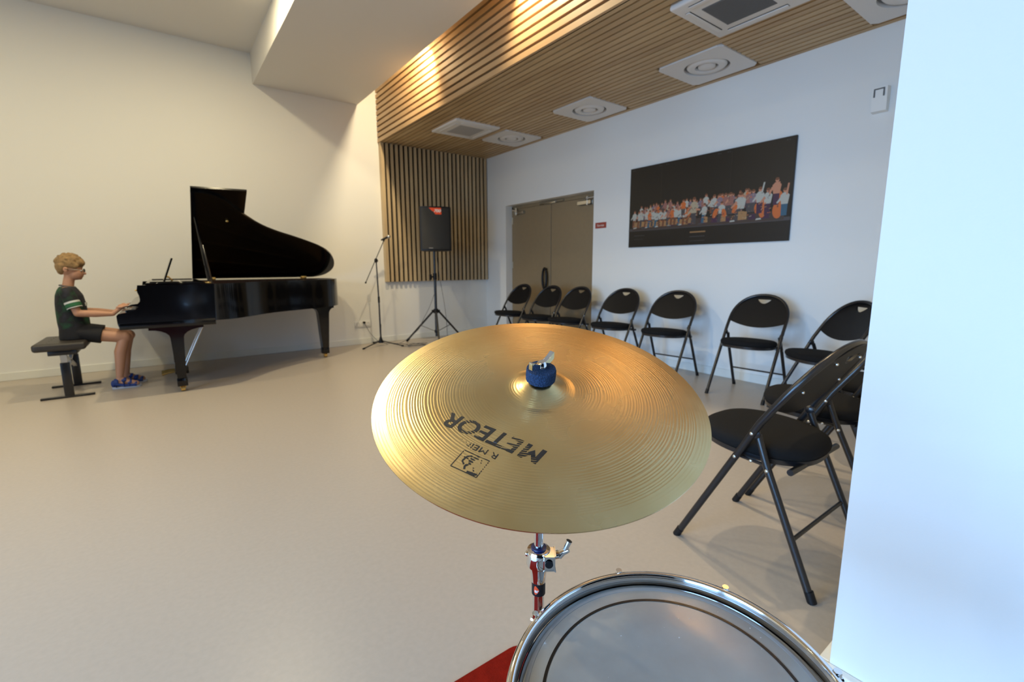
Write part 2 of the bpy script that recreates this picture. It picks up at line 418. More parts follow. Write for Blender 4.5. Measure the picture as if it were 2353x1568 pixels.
# ------------------------------------------------------------ lamps: spots in the slot beside the soffit, downlights behind the camera
def spotlamp(y, tgt, power, ang, label):
    t = thing('slot_spotlight', label, 'spotlight', (2.37, y, ZC), 0, 'spotlights in the ceiling slot')
    bm = NB(); lathe(bm, [(.045, 0), (.045, -.02), (.02, -.02), (.02, -.03), (0, -.03)], (2.37, y, ZC), 20); obj('ceiling_rose', bm, M['whiteplastic'], t)
    p = Vector((2.37, y, ZC-.09)); d = (Vector(tgt)-p).normalized()
    bm = NB(); lathe(bm, [(.0, -.05), (.03, -.05), (.036, .0), (.036, .025), (.031, .025), (.029, -.0), (0, -.0)], p, 20, axis=d); obj('lamp_head', bm, M['whiteplastic'], t)
    spot('slot_spot_light', p+d*.03, tgt, power, ang)
for y, tg, pw, an, lb in [(4.75, (2.25, 6.48, 1.9), 150, 150, 'spotlight hidden in the slot nearest the far wall'),
                      (3.20, (2.58, 2.90, 3.05), 120, 150, 'spotlight hidden in the slot near the middle of the fascia'),
                      (1.65, (2.58, 1.35, 3.05), 120, 150, 'spotlight hidden in the slot above the near end of the fascia')]:
    spotlamp(y, tg, pw, an, lb)
for i, (x, y, pw) in enumerate([(.55, 4.55, 44), (-1.5, 4.55, 19), (-3.2, 4.55, 12), (.30, 2.7, 24), (-1.5, 2.7, 22), (-3.2, 2.7, 18)]):
    t = thing('recessed_downlight', 'round white recessed downlight in the high ceiling, outside the photo', 'ceiling light', (x, y, ZC), 0, 'downlights in the high white ceiling')
    bm = NB(); lathe(bm, [(.09, 0), (.09, -.006), (.07, -.006), (.065, .0), (.065, -.001)], (x, y, ZC), 28, closed=True); obj('trim_ring', bm, M['whiteplastic'], t)
    l = area('downlight_light', (x, y, ZC-.008), (0, 0, 0), .13, .13, pw, (1, .84, .52)); l.data.shape = 'DISK'

# ------------------------------------------------------------ folding chairs (seat faces local +X)
TR = .0125
def tube_pt(z, y=0):                                 # centre line of the back frame in profile
    if z < .55: return .245-.529*z
    return .245-.529*.55-(z-.55)*.66
def chair_arch():
    pts = []
    hw, zs, zt = .2275, .625, .825
    for z in (0.012, .15, .3, .45, .55): pts.append((tube_pt(z), -hw, z))
    for i in range(0, 21):
        a = math.pi*i/20; ca, sa = math.cos(a), math.sin(a)
        y = -hw*math.copysign(abs(ca)**.92, ca); z = zs+(zt-zs)*abs(sa)**.92
        pts.append((tube_pt(z), y, z))
    for z in (.55, .45, .3, .15, .012): pts.append((tube_pt(z), hw, z))
    return pts
def make_chair():
    t = thing('folding_chair', '', 'chair')
    obj('back_frame', tube(NB(), chair_arch(), TR, 14, up=Vector((1, 0, .3))), M['blackmetal'], t)
    for s in (-1, 1):
        y = s*.2275; yi = s*.2
        bm = NB(); tube(bm, [(-.245, s*.222, .012), (-.075, s*.215, .40), (-.035, s*.208, .50)], TR, 12)
        lg = obj('rear_leg', bm, M['blackmetal'], t)
        bm = NB(); tube(bm, [(-.252, s*.222, 0), (-.238, s*.222, .035)], .0145, 12); obj('rubber_foot', bm, M['blackplastic'], lg)
        bm = NB(); tube(bm, [(.2455, y, 0), (.228, y, .034)], .0145, 12); obj('rubber_foot', bm, M['blackplastic'], t)
        bm = NB()                                    # bolts
        for (x, z, yo) in ((-.025, .51, .0145), (.028, .41, .0145), (-.079, .39, .012), (-.02, .405, .004)):
            yy = s*(.2275+yo-.004) if yo > .012 else s*(.215+yo)
            ball(bm, (x, yy, z), .0065, 8, (1, .6, 1))
        obj('bolts', bm, M['steel'], t)
        bm = NB(); tube(bm, [(.03, s*.212, .41), (-.08, s*.205, .40)], .010, 8, flat=.5); ball(bm, (-.028, s*.219, .508), .02, 10, (1, .5, 1))
        obj('hinge_bracket', bm, M['blackmetal'], t)
    obj('stretcher', tube(NB(), [(-.170, -.218, .175), (-.170, .218, .175)], .007, 10), M['blackmetal'], t)
    # seat: rounded pad on a pan
    def ring(k, z, n=48):
        out = []
        for j in range(n):
            a = 2*math.pi*j/n; ca, sa = math.cos(a), math.sin(a); e = 2/2.6
            x = .035+.205*k*math.copysign(abs(ca)**e, ca); wd = .205-.02*max(0, -ca)-.012*max(0, ca)
            out.append(Vector((x, wd*k*math.copysign(abs(sa)**e, sa), z+.012*(x/.2))))
        return out
    def loft(rs):
        bm = NB(); vs = [[bm.verts.new(p) for p in r] for r in rs]
        for a, b in zip(vs, vs[1:]):
            for j in range(len(a)): bm.faces.new((a[j], a[(j+1) % len(a)], b[(j+1) % len(a)], b[j]))
        bm.faces.new(vs[0][::-1]); bm.faces.new(vs[-1]); return bm
    obj('seat', loft([ring(.96, .422), ring(1.0, .432), ring(1.01, .444), ring(.985, .458), ring(.92, .466), ring(.75, .470), ring(.4, .471)]), M['blackfabric'], t, smooth=60)
    obj('seat_pan', loft([ring(.90, .400), ring(.965, .405), ring(.975, .423), ring(.93, .424)]), M['blackmetal'], t, smooth=30)
    bm = NB(); tube(bm, [(-.14, -.195, .398), (-.14, .195, .398)], .011, 10); obj('seat_tube', bm, M['blackmetal'], t)
    # backrest: shell filling the arch with a handle cut-out, slightly bowed backwards
    nu, nv = 40, 22
    def inside(y, z):
        zs, zt, hw = .625, .825, .222
        if abs(y) >= hw: return False
        top = zs+(zt-zs)*(max(0, 1-(abs(y)/hw)**(2/.92)))**.46
        bot = .562+.045*(abs(y)/hw)**2.0
        return top, bot
    bmf = NB(); grid = []
    hole = lambda y: (.784-.034*(1-(abs(y)/.052)**2)) if abs(y) < .052 else None
    def P(y, z, d): bow = -.018*(1-(y/.222)**2); return Vector((tube_pt(z)+bow+d, y, z))
    cols = []
    ysl = [-.219+.438*i/nu for i in range(nu+1)]; ysl += [-.052, .052]; ysl = sorted(set(ysl))
    def colz(y, lo, hi, n): return [lo+(hi-lo)*k/n for k in range(n+1)]
    def sheet(lofn, hifn, ylist, n):
        fr = [[bmf.verts.new(P(y, z, .006)) for z in colz(y, lofn(y), hifn(y), n)] for y in ylist]
        bk = [[bmf.verts.new(P(y, z, -.004)) for z in colz(y, lofn(y), hifn(y), n)] for y in ylist]
        for i in range(len(ylist)-1):
            for k in range(n):
                bmf.faces.new((fr[i][k], fr[i+1][k], fr[i+1][k+1], fr[i][k+1])); bmf.faces.new((bk[i][k], bk[i][k+1], bk[i+1][k+1], bk[i+1][k]))
            for k in (0, n):
                bmf.faces.new((fr[i][k], bk[i][k], bk[i+1][k], fr[i+1][k]))
        for i in (0, len(ylist)-1):
            for k in range(n): bmf.faces.new((fr[i][k], fr[i][k+1], bk[i][k+1], bk[i][k]))
    top = lambda y: inside(y, 0)[0]-.002
    bot = lambda y: inside(y, 0)[1]
    left = [y for y in ysl if y <= -.0519]; right = [y for y in ysl if y >= .0519]; mid = [y for y in ysl if -.0521 <= y <= .0521]
    sheet(bot, top, left, 8); sheet(bot, top, right, 8)
    sheet(bot, lambda y: .785-.030*(1-(abs(y)/.0521)**2)-.0005, mid, 8)
    sheet(lambda y: .788, top, mid, 2)
    bmesh.ops.remove_doubles(bmf, verts=bmf.verts[:], dist=.0008)
    obj('backrest', bmf, M['blackplastic'], t, smooth=50)
    bm = NB()
    for y, z in ((-.15, .665), (.15, .665), (-.10, .765), (.10, .765)): ball(bm, P(y, z, -.006), .006, 8)
    obj('rivets', bm, M['steel'], t)
    return t
chair0 = make_chair()
CH = [  # x, y, heading, label
 (3.84, 5.14, 180, 'black folding chair at the left end of the row, in front of the door jamb', 'chairs along the right wall'),
 (3.80, 4.49, 179.7, 'black folding chair in front of the door gap and black handle', 'chairs along the right wall'),
 (3.84, 4.02, 180.3, 'black folding chair in front of the right door leaf', 'chairs along the right wall'),
 (3.88, 3.36, 182.5, 'black folding chair between the door and the left end of the orchestra picture', 'chairs along the right wall'),
 (3.89, 2.70, 185.5, 'black folding chair below the left half of the orchestra picture', 'chairs along the right wall'),
 (3.885, 1.875, 183.2, 'black folding chair below the right end of the orchestra picture, fully in view', 'chairs along the right wall'),
 (3.68, 1.25, 141, 'black folding chair turned at the corner, half hidden by the nearest chair', 'chairs curving back from the right wall'),
 (1.80, .75, 89.6, 'large nearest black folding chair seen from behind, its back toward the viewer', 'chairs with their backs to the viewer'),
 (2.417, .812, 105, 'black folding chair directly beyond the nearest one, its seat overlapped by that chair', 'chairs with their backs to the viewer'),
 (3.00, .79, 96, 'black folding chair mostly hidden by the white wall corner, only seat edge and legs showing', 'chairs with their backs to the viewer'),
]
for i, (x, y, a, lb, g) in enumerate(CH):
    c = chair0 if i == 0 else copy_tree(chair0)
    c.location = (x, y, 0); c.rotation_euler = (0, 0, R(a)); c['label'] = lb; c['group'] = g
#PART2
# ------------------------------------------------------------ grand piano (treble side towards the camera)
PT, PB = 4.87, 6.36                                  # treble and bass side
RZ0, RZ1 = .62, .942
rimc = [(-.12, PT), (.15, PT), (.40, PT), (.50, 4.905), (.60, 4.995), (.717, 5.135), (.864, 5.285), (1.038, 5.395), (1.20, 5.475), (1.36, 5.555), (1.535, 5.672),
        (1.64, 5.775), (1.71, 5.885), (1.750, 6.01), (1.757, 6.13), (1.72, 6.24), (1.65, 6.32), (1.55, PB), (1.0, PB), (.4, PB), (-.12, PB)]
def smooth_line(pts, it=2):
    for _ in range(it):
        out = [pts[0]]
        for a, b in zip(pts, pts[1:]):
            out += [(a[0]*.75+b[0]*.25, a[1]*.75+b[1]*.25), (a[0]*.25+b[0]*.75, a[1]*.25+b[1]*.75)]
        out.append(pts[-1]); pts = out
    return pts
RIM = smooth_line(rimc)
def inset(pts, d):
    out = []
    for i, p in enumerate(pts):
        a = pts[max(0, i-1)]; b = pts[min(len(pts)-1, i+1)]
        t = Vector((b[0]-a[0], b[1]-a[1])).normalized(); out.append((p[0]-t.y*d, p[1]+t.x*d))
    return out
def wall_strip(bm, o, i, z0, z1):
    n = len(o); A = [[bm.verts.new((p[0], p[1], z)) for p in L] for L, z in ((o, z0), (o, z1), (i, z1), (i, z0))]
    for k in range(n-1):
        for q in range(4):
            a, b = A[q], A[(q+1) % 4]; bm.faces.new((a[k], a[k+1], b[k+1], b[k]))
    bm.faces.new([A[q][0] for q in range(4)]); bm.faces.new([A[q][-1] for q in range(4)])
t = thing('grand_piano', 'glossy black grand piano with its lid raised, against the left wall', 'piano', (.7, 5.62, 0))
bm = NB(); wall_strip(bm, RIM, inset(RIM, .045), RZ0, RZ1); obj('rim', bm, M['piano'], t, smooth=30)
bm = NB(); wall_strip(bm, inset(RIM, .046), inset(RIM, .060), .80, RZ1-.004); obj('inner_rim', bm, M['pianodull'], t, smooth=30)
ins = inset(RIM, .05)
obj('soundboard', prism(NB(), ins, lambda u, v, d: (u, v, .79+d), .015), mat('spruce_board', (.40, .24, .09), .4), t, smooth=0)
plate = [p for p in inset(RIM, .075)]
bm = NB(); prism(bm, plate, lambda u, v, d: (u, v, .84+d), .012); 
for k in range(5): tube(bm, [(.10, 5.1+k*.26, .865), (1.35-.12*abs(k-3), 5.75+k*.13, .865)], .014, 6)
obj('iron_plate', bm, M['gold'], t, smooth=0)
obj('underframe', prism(NB(), ins, lambda u, v, d: (u, v, RZ0+.01+d), .02), M['pianodull'], t, smooth=0)
# cheeks (key arms)
arm = [(-.320, .612), (-.325, .64), (-.326, .700), (-.314, .716), (-.285, .722), (-.245, .726), (-.205, .743), (-.180, .768), (-.168, .80), (-.164, .83), (-.168, .86), (-.176, .885), (-.178, .905), (-.170, .942), (.36, .942), (.345, .612)]
for y, nm in ((PT, 'treble'), (PB-.05, 'bass')):
    obj('cheek', prism(NB(), arm, lambda u, v, d, y=y: (u, y-.002+d, v), .054), M['piano'], t, smooth=30)
bm = NB(); box(bm, -.318, .345, PT-.004, PB+.004, .584, .640, .004); obj('key_bed', bm, M['piano'], t)
obj('key_slip', box(NB(), -.318, -.275, PT+.05, PB-.05, .64, .712, .006), M['piano'], t)
for y in (PT+.05, PB-.10): obj('key_block', box(NB(), -.27, -.10, y, y+.05, .64, .742, .008), M['piano'], t)
bm = NB(); n = 52; k0, k1 = PT+.10, PB-.10; kw = (k1-k0)/n
for i in range(n): box(bm, -.262, -.10, k0+i*kw+.0006, k0+(i+1)*kw-.0006, .70, .724, .0015, 1)
o = obj('white_keys', bm, M['ivory'], t, smooth=0)
bm = NB()
for i in range(n-1):
    if (i % 7) in (0, 2, 3, 5, 6): box(bm, -.212, -.10, k0+(i+1)*kw-.0055, k0+(i+1)*kw+.0055, .72, .735, .002, 1)
obj('black_keys', bm, M['ebony'], t, smooth=0)
bm = NB(); prof = [(-.255, .752), (-.250, .772), (-.225, .784), (-.185, .789), (-.165, .81), (-.158, .86), (-.155, .905), (-.12, .91), (-.12, .74), (-.15, .765), (-.22, .770), (-.245, .765)]
prism(bm, prof, lambda u, v, d: (u, PT+.052+d, v), PB-PT-.104); obj('fallboard', bm, M['piano'], t, smooth=30)
bm = NB(); tube(bm, [(-.155, 5.02, .895), (-.195, 5.02, .896)], .006, 8); obj('fallboard_knob', bm, M['brass'], t)
bm = NB(); box(bm, -.118, .30, PT+.05, PB-.05, .944, .958, .003, 1); obj('music_shelf', bm, M['piano'], t)
bm = NB()
for y in (4.99, 6.22): box(bm, -.09, .26, y-.012, y+.012, .958, .966, .002, 1)
obj('shelf_rail', bm, M['piano'], t)
a = math.atan2(.075, .207); dx, dz = .075, .207
pr = [(.004, .962), (.004+dx, .962+dz), (.004+dx+.014, .962+dz-.004), (.018, .960)]
ds = obj('music_desk', prism(NB(), pr, lambda u, v, d: (u, 5.22+d, v), .74), M['piano'], t, smooth=0)
bm = NB()
for y in (5.33, 5.84): tube(bm, [(.028, y, 1.0), (.050, y, .995), (.068, y, .972), (.075, y, .962)], .006, 8)
obj('desk_strut', bm, M['brass'], ds)
# lid: main part, folded front flap
TH = R(31); HY, HZ = 6.36, .953
def lidp(x, u, d): return Vector((x, HY-u*math.cos(TH)-(-d)*math.sin(TH), HZ+u*math.sin(TH)+d*math.cos(TH)))
lidc = [(.27, .01), (.27, 1.52), (.36, 1.52), (.44, 1.50), (.54, 1.43), (.62, 1.325), (.717, 1.215), (.864, 1.065), (1.038, .957), (1.20, .880), (1.36, .795), (1.52, .697), (1.64, .585), (1.71, .465), (1.750, .345), (1.760, .225), (1.725, .12), (1.66, .045), (1.55, .01)]
ld = obj('lid', prism(NB(), [lidc[0]]+smooth_line(lidc[1:], 2), lidp, .02), M['piano'], t, smooth=30)
fl_ = obj('folded_front_lid', prism(NB(), [(.272, .02), (.272, 1.55), (.706, 1.563), (.706, .02)], lambda x, u, d: lidp(x, u, d+.023), .018), M['piano'], ld, smooth=0)
bm = NB()
for x in (.42, 1.40): box(bm, x, x+.07, HY-.03, HY+.012, .935, .975, .004)
obj('lid_hinge', bm, M['brass'], t)
bm = NB(); ball(bm, lidp(.56, 1.13, -.006), .014, 10); obj('prop_socket', bm, M['brass'], ld)
bm = NB(); tp = lidp(.30, 1.18, -.008); tube(bm, [(.335, 4.96, .935), tp], [.013, .010], 10, flat=.7)
obj('lid_prop', bm, M['piano'], t)
bm = NB(); tube(bm, [(.355, 4.97, .935), (.325, 5.10, 1.28)], .010, 10, flat=.7); obj('short_lid_prop', bm, M['piano'], t)
bm = NB(); box(bm, .30, .345, 4.93, 4.98, .942, .956, .003, 1); obj('prop_base', bm, M['brass'], t)
# legs
def piano_leg(cx, cy, hw0, hw1, ztop, bl, br, lab=None):
    # silhouette in x-z, swept in y with taper
    def col(y0, y1, prof):
        bm = NB(); a = [bm.verts.new((cx+u, y0, z)) for u, z in prof]; b = [bm.verts.new((cx+u, y1, z)) for u, z in prof]
        bm.faces.new(a); bm.faces.new(b[::-1]); n = len(a)
        for i in range(n): bm.faces.new((a[i], b[i], b[(i+1) % n], a[(i+1) % n]))
        return bm
    L = [(-hw1, .125), (-hw0, ztop-.10)]; 
    for k in range(6):
        s = k/5*math.pi/2; L.append((-hw0-(bl-hw0)*(1-math.cos(s)), ztop-.10+.075*math.sin(s)))
    L += [(-bl, ztop), (br, ztop)]
    for k in range(5, -1, -1):
        s = k/5*math.pi/2; L.append((hw0+(br-hw0)*(1-math.cos(s)), ztop-.10+.075*math.sin(s)))
    L += [(hw0, ztop-.10), (hw1, .125)]
    g = obj('leg', col(cy-hw0*.9, cy+hw0*.9, L), M['piano'], t, smooth=30)
    obj('leg_foot', box(NB(), cx-hw1-.006, cx+hw1+.006, cy-hw1-.006, cy+hw1+.006, .050, .122, .006), M['piano'], g)
    bm = NB(); tube(bm, [(cx-.016, cy, .026), (cx+.016, cy, .026)], .026, 18); box(bm, cx-.022, cx+.022, cy-.012, cy+.012, .026, .052, .003, 1)
    lathe(bm, [(.024, .046), (.02, .056), (0, .056)], (cx, cy, 0), 14); obj('caster', bm, M['brass'], g)
piano_leg(.053, 4.955, .048, .033, .586, .19, .20)
piano_leg(.053, 6.275, .048, .033, .586, .19, .20)
piano_leg(1.497, 5.80, .060, .036, .625, .125, .12)
# pedal lyre
bm = NB()
for y in (5.55, 5.69): tube(bm, [(.05, y, .585), (.05, y, .12)], .018, 12)
box(bm, .01, .12, 5.48, 5.76, .055, .125, .008); box(bm, .02, .10, 5.50, 5.74, .545, .590, .006)
ly = obj('pedal_lyre', bm, M['piano'], t)
bm = NB()
for y in (5.55, 5.62, 5.69): tube(bm, [(.02, y, .075), (-.05, y, .070), (-.095, y, .058)], [.008, .011, .013], 10, flat=.5, up=Vector((0, 1, 0)))
obj('pedals', bm, M['brass'], ly)
bm = NB()
for y in (5.53, 5.71): tube(bm, [(.10, y, .12), (.32, y, .60)], .009, 10)
obj('lyre_brace', bm, M['steel'], ly)

# ------------------------------------------------------------ piano bench
t = thing('piano_bench', 'dark padded adjustable piano bench under the seated child', 'bench', (-.74, 5.55, 0))
bm = NB(); box(bm, -.905, -.575, 5.25, 5.86, .405, .470, .022, 4); obj('seat_pad', bm, M['leather'], t)
bm = NB()
for i in range(3):
    for k in range(5): ball(bm, (-.82+i*.08, 5.34+k*.107, .4695), .006, 8, (1, 1, .5))
obj('buttons', bm, M['leather'], t)
obj('seat_frame', box(NB(), -.82, -.64, 5.29, 5.82, .365, .406, .004), M['blackmetal'], t)
for y in (5.30, 5.81):
    lg = obj('leg', box(NB(), -.755, -.695, y-.02, y+.02, .016, .30, .004), M['blackmetal'], t)
    obj('foot_bar', box(NB(), -.905, -.565, y-.018, y+.018, 0, .018, .003, 1), M['blackmetal'], lg)
    obj('inner_post', box(NB(), -.748, -.702, y-.014, y+.014, .30, .367, .003, 1), M['steel'], lg)
bm = NB(); 
for s in (-1, 1): prism(bm, [(-.012, -.012), (.012, -.012), (.012, .012), (-.012, .012)], lambda u, v, d, s=s: (-.725+u, 5.32+d, .20+(.16*d/.47 if s > 0 else .16-.16*d/.47)+v), .47)
obj('scissor_link', bm, M['whiteplastic'], t, smooth=0)

# ------------------------------------------------------------ seated child
def cone(bm, a, b, ra, rb, n=20, caps=(1, 1), s=1.0):
    a, b = Vector(a), Vector(b); d = (b-a); L = d.length; dn = d/L; x, y = frame_at(d)
    rings = []
    def ring(c, r): return [bm.verts.new(c+r*(math.cos(2*math.pi*j/n)*x+s*math.sin(2*math.pi*j/n)*y)) for j in range(n)]
    if caps[0]:
        for k in range(1, 5): q = k/5*math.pi/2; rings.append(ring(a-dn*ra*math.cos(q), ra*math.sin(q)))
    rings.append(ring(a, ra)); rings.append(ring(b, rb))
    if caps[1]:
        for k in range(4, 0, -1): q = k/5*math.pi/2; rings.append(ring(b+dn*rb*math.cos(q), rb*math.sin(q)))
    for p, q in zip(rings, rings[1:]):
        for j in range(n): bm.faces.new((p[j], p[(j+1) % n], q[(j+1) % n], q[j]))
    bm.faces.new(rings[0][::-1]); bm.faces.new(rings[-1])
def loft_rings(bm, rs, n=28):
    """rs: (z, cx, cy, hx, hy)"""
    V = [[bm.verts.new((cx+hx*math.cos(2*math.pi*j/n), cy+hy*math.copysign(abs(math.sin(2*math.pi*j/n))**.85, math.sin(2*math.pi*j/n)), z)) for j in range(n)] for z, cx, cy, hx, hy in rs]
    for p, q in zip(V, V[1:]):
        for j in range(n): bm.faces.new((p[j], p[(j+1) % n], q[(j+1) % n], q[j]))
    bm.faces.new(V[0][::-1]); bm.faces.new(V[-1])
def fuse(name, bm, voxel, m, parent, smooth_it=3):
    """one continuous surface out of overlapping limbs"""
    bmesh.ops.recalc_face_normals(bm, faces=bm.faces[:])
    me = bpy.data.meshes.new('tmp'); bm.to_mesh(me); bm.free()
    o = bpy.data.objects.new('tmp', me); COL.objects.link(o)
    md = o.modifiers.new('r', 'REMESH'); md.mode = 'VOXEL'; md.voxel_size = voxel; md.use_smooth_shade = True
    ms = o.modifiers.new('s', 'SMOOTH'); ms.iterations = smooth_it; ms.factor = .5
    dg = bpy.context.evaluated_depsgraph_get(); dg.update()
    me2 = bpy.data.meshes.new_from_object(o.evaluated_get(dg)); bpy.data.objects.remove(o)
    b2 = bmesh.new(); b2.from_mesh(me2); bpy.data.meshes.remove(me2)
    ob = obj(name, b2, m, parent, smooth=180); return ob
person = thing('person', 'child in dark green and black shirt, black shorts and blue sandals playing the piano', 'person', (-.62, 5.55, 0))
bm = NB(); CY = 5.55
loft_rings(bm, [(.48, -.66, CY, .085, .12), (.56, -.655, CY, .09, .12), (.68, -.66, CY, .088, .115), (.80, -.66, CY, .085, .12), (.87, -.665, CY, .07, .12), (.915, -.668, CY, .045, .08)])
cone(bm, (-.668, CY, .90), (-.642, CY, 1.02), .040, .036)                       # neck
ball(bm, (-.632, CY, 1.105), 1, 24, (.084, .070, .092))                          # skull
ball(bm, (-.604, CY, 1.035), 1, 20, (.056, .052, .055))                          # jaw
ball(bm, (-.578, CY, 1.000), .018, 12)                                           # chin
cone(bm, (-.556, CY, 1.062), (-.541, CY, 1.035), .007, .011)                     # nose
ball(bm, (-.562, CY, 1.013), 1, 12, (.010, .020, .009))                          # lips
for s in (-1, 1):
    ball(bm, (-.655, CY+s*.072, 1.072), 1, 12, (.016, .008, .024))               # ear
    cone(bm, (-.665, CY+s*.10, .885), (-.652, CY+s*.128, .87), .042, .040)
    sh = Vector((-.655, CY+s*.13, .875)); el = Vector((-.610, CY+s*.150, .700)); wr = Vector((-.385, CY+s*.125, .678))
    cone(bm, sh, el, .037, .029); cone(bm, el, (el+wr)/2, .030, .030); cone(bm, (el+wr)/2, wr, .030, .019)
    pk = Vector((-.315, CY+s*.12, .740)); cone(bm, wr, pk, .018, .019)            # hand rising over the key slip
    ball(bm, (-.325, CY+s*.12, .735), 1, 14, (.034, .030, .014))
    for k in range(4):                                                            # four fingers
        y = CY+s*.12+(k-1.5)*.0155; ln = (.046, .054, .052, .040)[k]
        m1 = Vector((-.300, y, .742)); m2 = m1+Vector((ln*.55, (k-1.5)*.002, .006)); m3 = m2+Vector((ln*.45, (k-1.5)*.002, -.017))
        cone(bm, m1, m2, .0075, .007, 10); cone(bm, m2, m3, .007, .0058, 10)
    cone(bm, (-.335, CY+s*.12-s*.022, .728), (-.300, CY+s*.12-s*.042, .738), .0085, .0075, 10)   # thumb
    cone(bm, (-.300, CY+s*.12-s*.042, .738), (-.268, CY+s*.12-s*.045, .732), .0075, .006, 10)
for s, kn, an, hl, to in ((-1, (-.330, 5.465, .458), (-.400, 5.44, .085), (-.425, 5.435, .045), (-.285, 5.425, .035)),
                          (1, (-.310, 5.625, .458), (-.365, 5.62, .085), (-.385, 5.62, .045), (-.245, 5.63, .035))):
    hp = (-.655, CY+s*.065, .53)
    cone(bm, hp, kn, .068, .047); ball(bm, (kn[0]+.006, kn[1], kn[2]+.002), .047, 16)
    cm = (kn[0]*.62+an[0]*.38-.014, (kn[1]+an[1])/2, .33)
    cone(bm, kn, cm, .043, .045); cone(bm, cm, an, .045, .026)
    cone(bm, an, hl, .027, .028); cone(bm, hl, (to[0]-.03, to[1], .042), .026, .026); cone(bm, an, ((an[0]+to[0])/2, to[1], .05), .026, .026)
    cone(bm, (to[0]-.04, to[1], .038), to, .030, .020)
    for k in range(5): cone(bm, (to[0]-.01, to[1]+(k-2)*.012, .033), (to[0]+.016-abs(k-1.5)*.004, to[1]+(k-2)*.0125, .028), .0085, .0075, 10)
body = fuse('body', bm, .0042, M['skin'], person, 2)
# face details
bm = NB()
for s in (-1, 1): ball(bm, (-.560, CY+s*.027, 1.060), 1, 10, (.007, .011, .006))
obj('eyes', bm, M['labelwhite'], body)
bm = NB()
for s in (-1, 1): ball(bm, (-.5545, CY+s*.027, 1.058), .0045, 8)
obj('pupils', bm, M['ebony'], body)
bm = NB(); tube(bm, [(-.5525, CY-.014, 1.0125), (-.550, CY, 1.0115), (-.5525, CY+.014, 1.0125)], .0018, 6); obj('mouth', bm, mat('lip', (.33, .10, .07), .5), body)
# hair
bm = NB(); ball(bm, (-.632, CY, 1.128), 1, 28, (.094, .081, .082)); ball(bm, (-.676, CY, 1.095), 1, 20, (.052, .072, .060)); ball(bm, (-.693, CY, 1.062), 1, 16, (.026, .050, .035))
ball(bm, (-.575, CY, 1.128), 1, 18, (.046, .068, .040))
for s in (-1, 1): ball(bm, (-.655, CY+s*.052, 1.11), 1, 14, (.05, .028, .035)); ball(bm, (-.600, CY+s*.060, 1.105), 1, 12, (.034, .016, .026))
for k in range(46):
    a = random.uniform(0, 2*math.pi); e = random.uniform(.1, 1.4)
    p = Vector((-.632+.088*math.cos(a)*math.cos(e), CY+.076*math.sin(a)*math.cos(e), 1.128+.078*math.sin(e)))
    if p.z < 1.12 and p.x > -.6: continue
    cone(bm, p, p+Vector((random.uniform(-.004, .016), random.uniform(-.01, .01), random.uniform(-.012, .004))), .013, .007, 8)
obj_h = fuse('hair', bm, .004, M['hair'], person, 1)
bm = NB()
for s in (-1, 1):
    tube(bm, [(-.541-.002*abs(math.sin(q)), CY+s*.028+.021*math.cos(q), 1.060+.016*math.sin(q)) for q in [2*math.pi*i/20 for i in range(20)]], .0022, 6, closed=True)
    tube(bm, [(-.543, CY+s*.049, 1.064), (-.60, CY+s*.073, 1.070), (-.658, CY+s*.080, 1.078)], .0022, 6)
tube(bm, [(-.541, CY-.008, 1.062), (-.538, CY, 1.064), (-.541, CY+.008, 1.062)], .0022, 6)
obj('glasses', bm, M['glass'], person)
# shirt with hem, sleeves, bands
def shirt_mat():
    m = mat('dark_patterned_shirt', (.012, .014, .015), .85); nt = m.node_tree; b = nt.nodes['Principled BSDF']
    tc = nt.nodes.new('ShaderNodeTexCoord'); n = nt.nodes.new('ShaderNodeTexNoise'); n.inputs['Scale'].default_value = 9; n.inputs['Detail'].default_value = 4
    nt.links.new(tc.outputs['Object'], n.inputs['Vector']); cr = nt.nodes.new('ShaderNodeValToRGB'); e = cr.color_ramp.elements
    e[0].position = .50; e[0].color = (.010, .012, .014, 1); e[1].position = .66; e[1].color = (.012, .07, .03, 1)
    x = cr.color_ramp.elements.new(.38); x.color = (.022, .022, .034, 1)
    nt.links.new(n.outputs['Fac'], cr.inputs[0]); nt.links.new(cr.outputs[0], b.inputs['Base Color']); return m
bm = NB()
loft_rings(bm, [(.485, -.662, CY, .098, .135), (.54, -.657, CY, .104, .138), (.62, -.660, CY, .106, .132), (.70, -.662, CY, .104, .128), (.78, -.663, CY, .100, .128), (.85, -.664, CY, .090, .135), (.895, -.668, CY, .070, .115), (.925, -.668, CY, .052, .072)])
for s in (-1, 1):
    sh = Vector((-.660, CY+s*.125, .875)); el = Vector((-.622, CY+s*.148, .745))
    cone(bm, (-.668, CY+s*.07, .885), sh, .045, .048); cone(bm, sh, el, .050, .052, caps=(1, 0))
shirt = fuse('shirt', bm, .006, shirt_mat(), person, 3)
def cuff(name, z0, z1, r, m, extra=0):
    for s in (-1, 1):
        sh = Vector((-.660, CY+s*.125, .875)); el = Vector((-.622, CY+s*.148, .745)); d = el-sh
        a = sh+d*((.875-z0)/.13); b = sh+d*((.875-z1)/.13)
        bm = NB(); tube(bm, [a, (a+b)/2, b], r, 24, cap=False); obj(name, bm, m, shirt)
cuff('sleeve_band', .800, .785, .0535, M['shirtwhite']); cuff('green_sleeve_patch', .783, .757, .0535, M['shirtgreen']); cuff('sleeve_hem', .752, .746, .0535, M['shirtwhite'])
bm = NB(); box(bm, -.566, -.560, CY-.05, CY+.05, .755, .785, .002, 1); obj('chest_print', bm, M['shirtwhite'], shirt)
bm = NB(); tube(bm, [(-.666+.050*math.cos(q), CY+.062*math.sin(q), .928-.010*math.cos(q)) for q in [2*math.pi*i/28 for i in range(28)]], .006, 8, closed=True); obj('shirt_collar', bm, M['collar'], shirt)
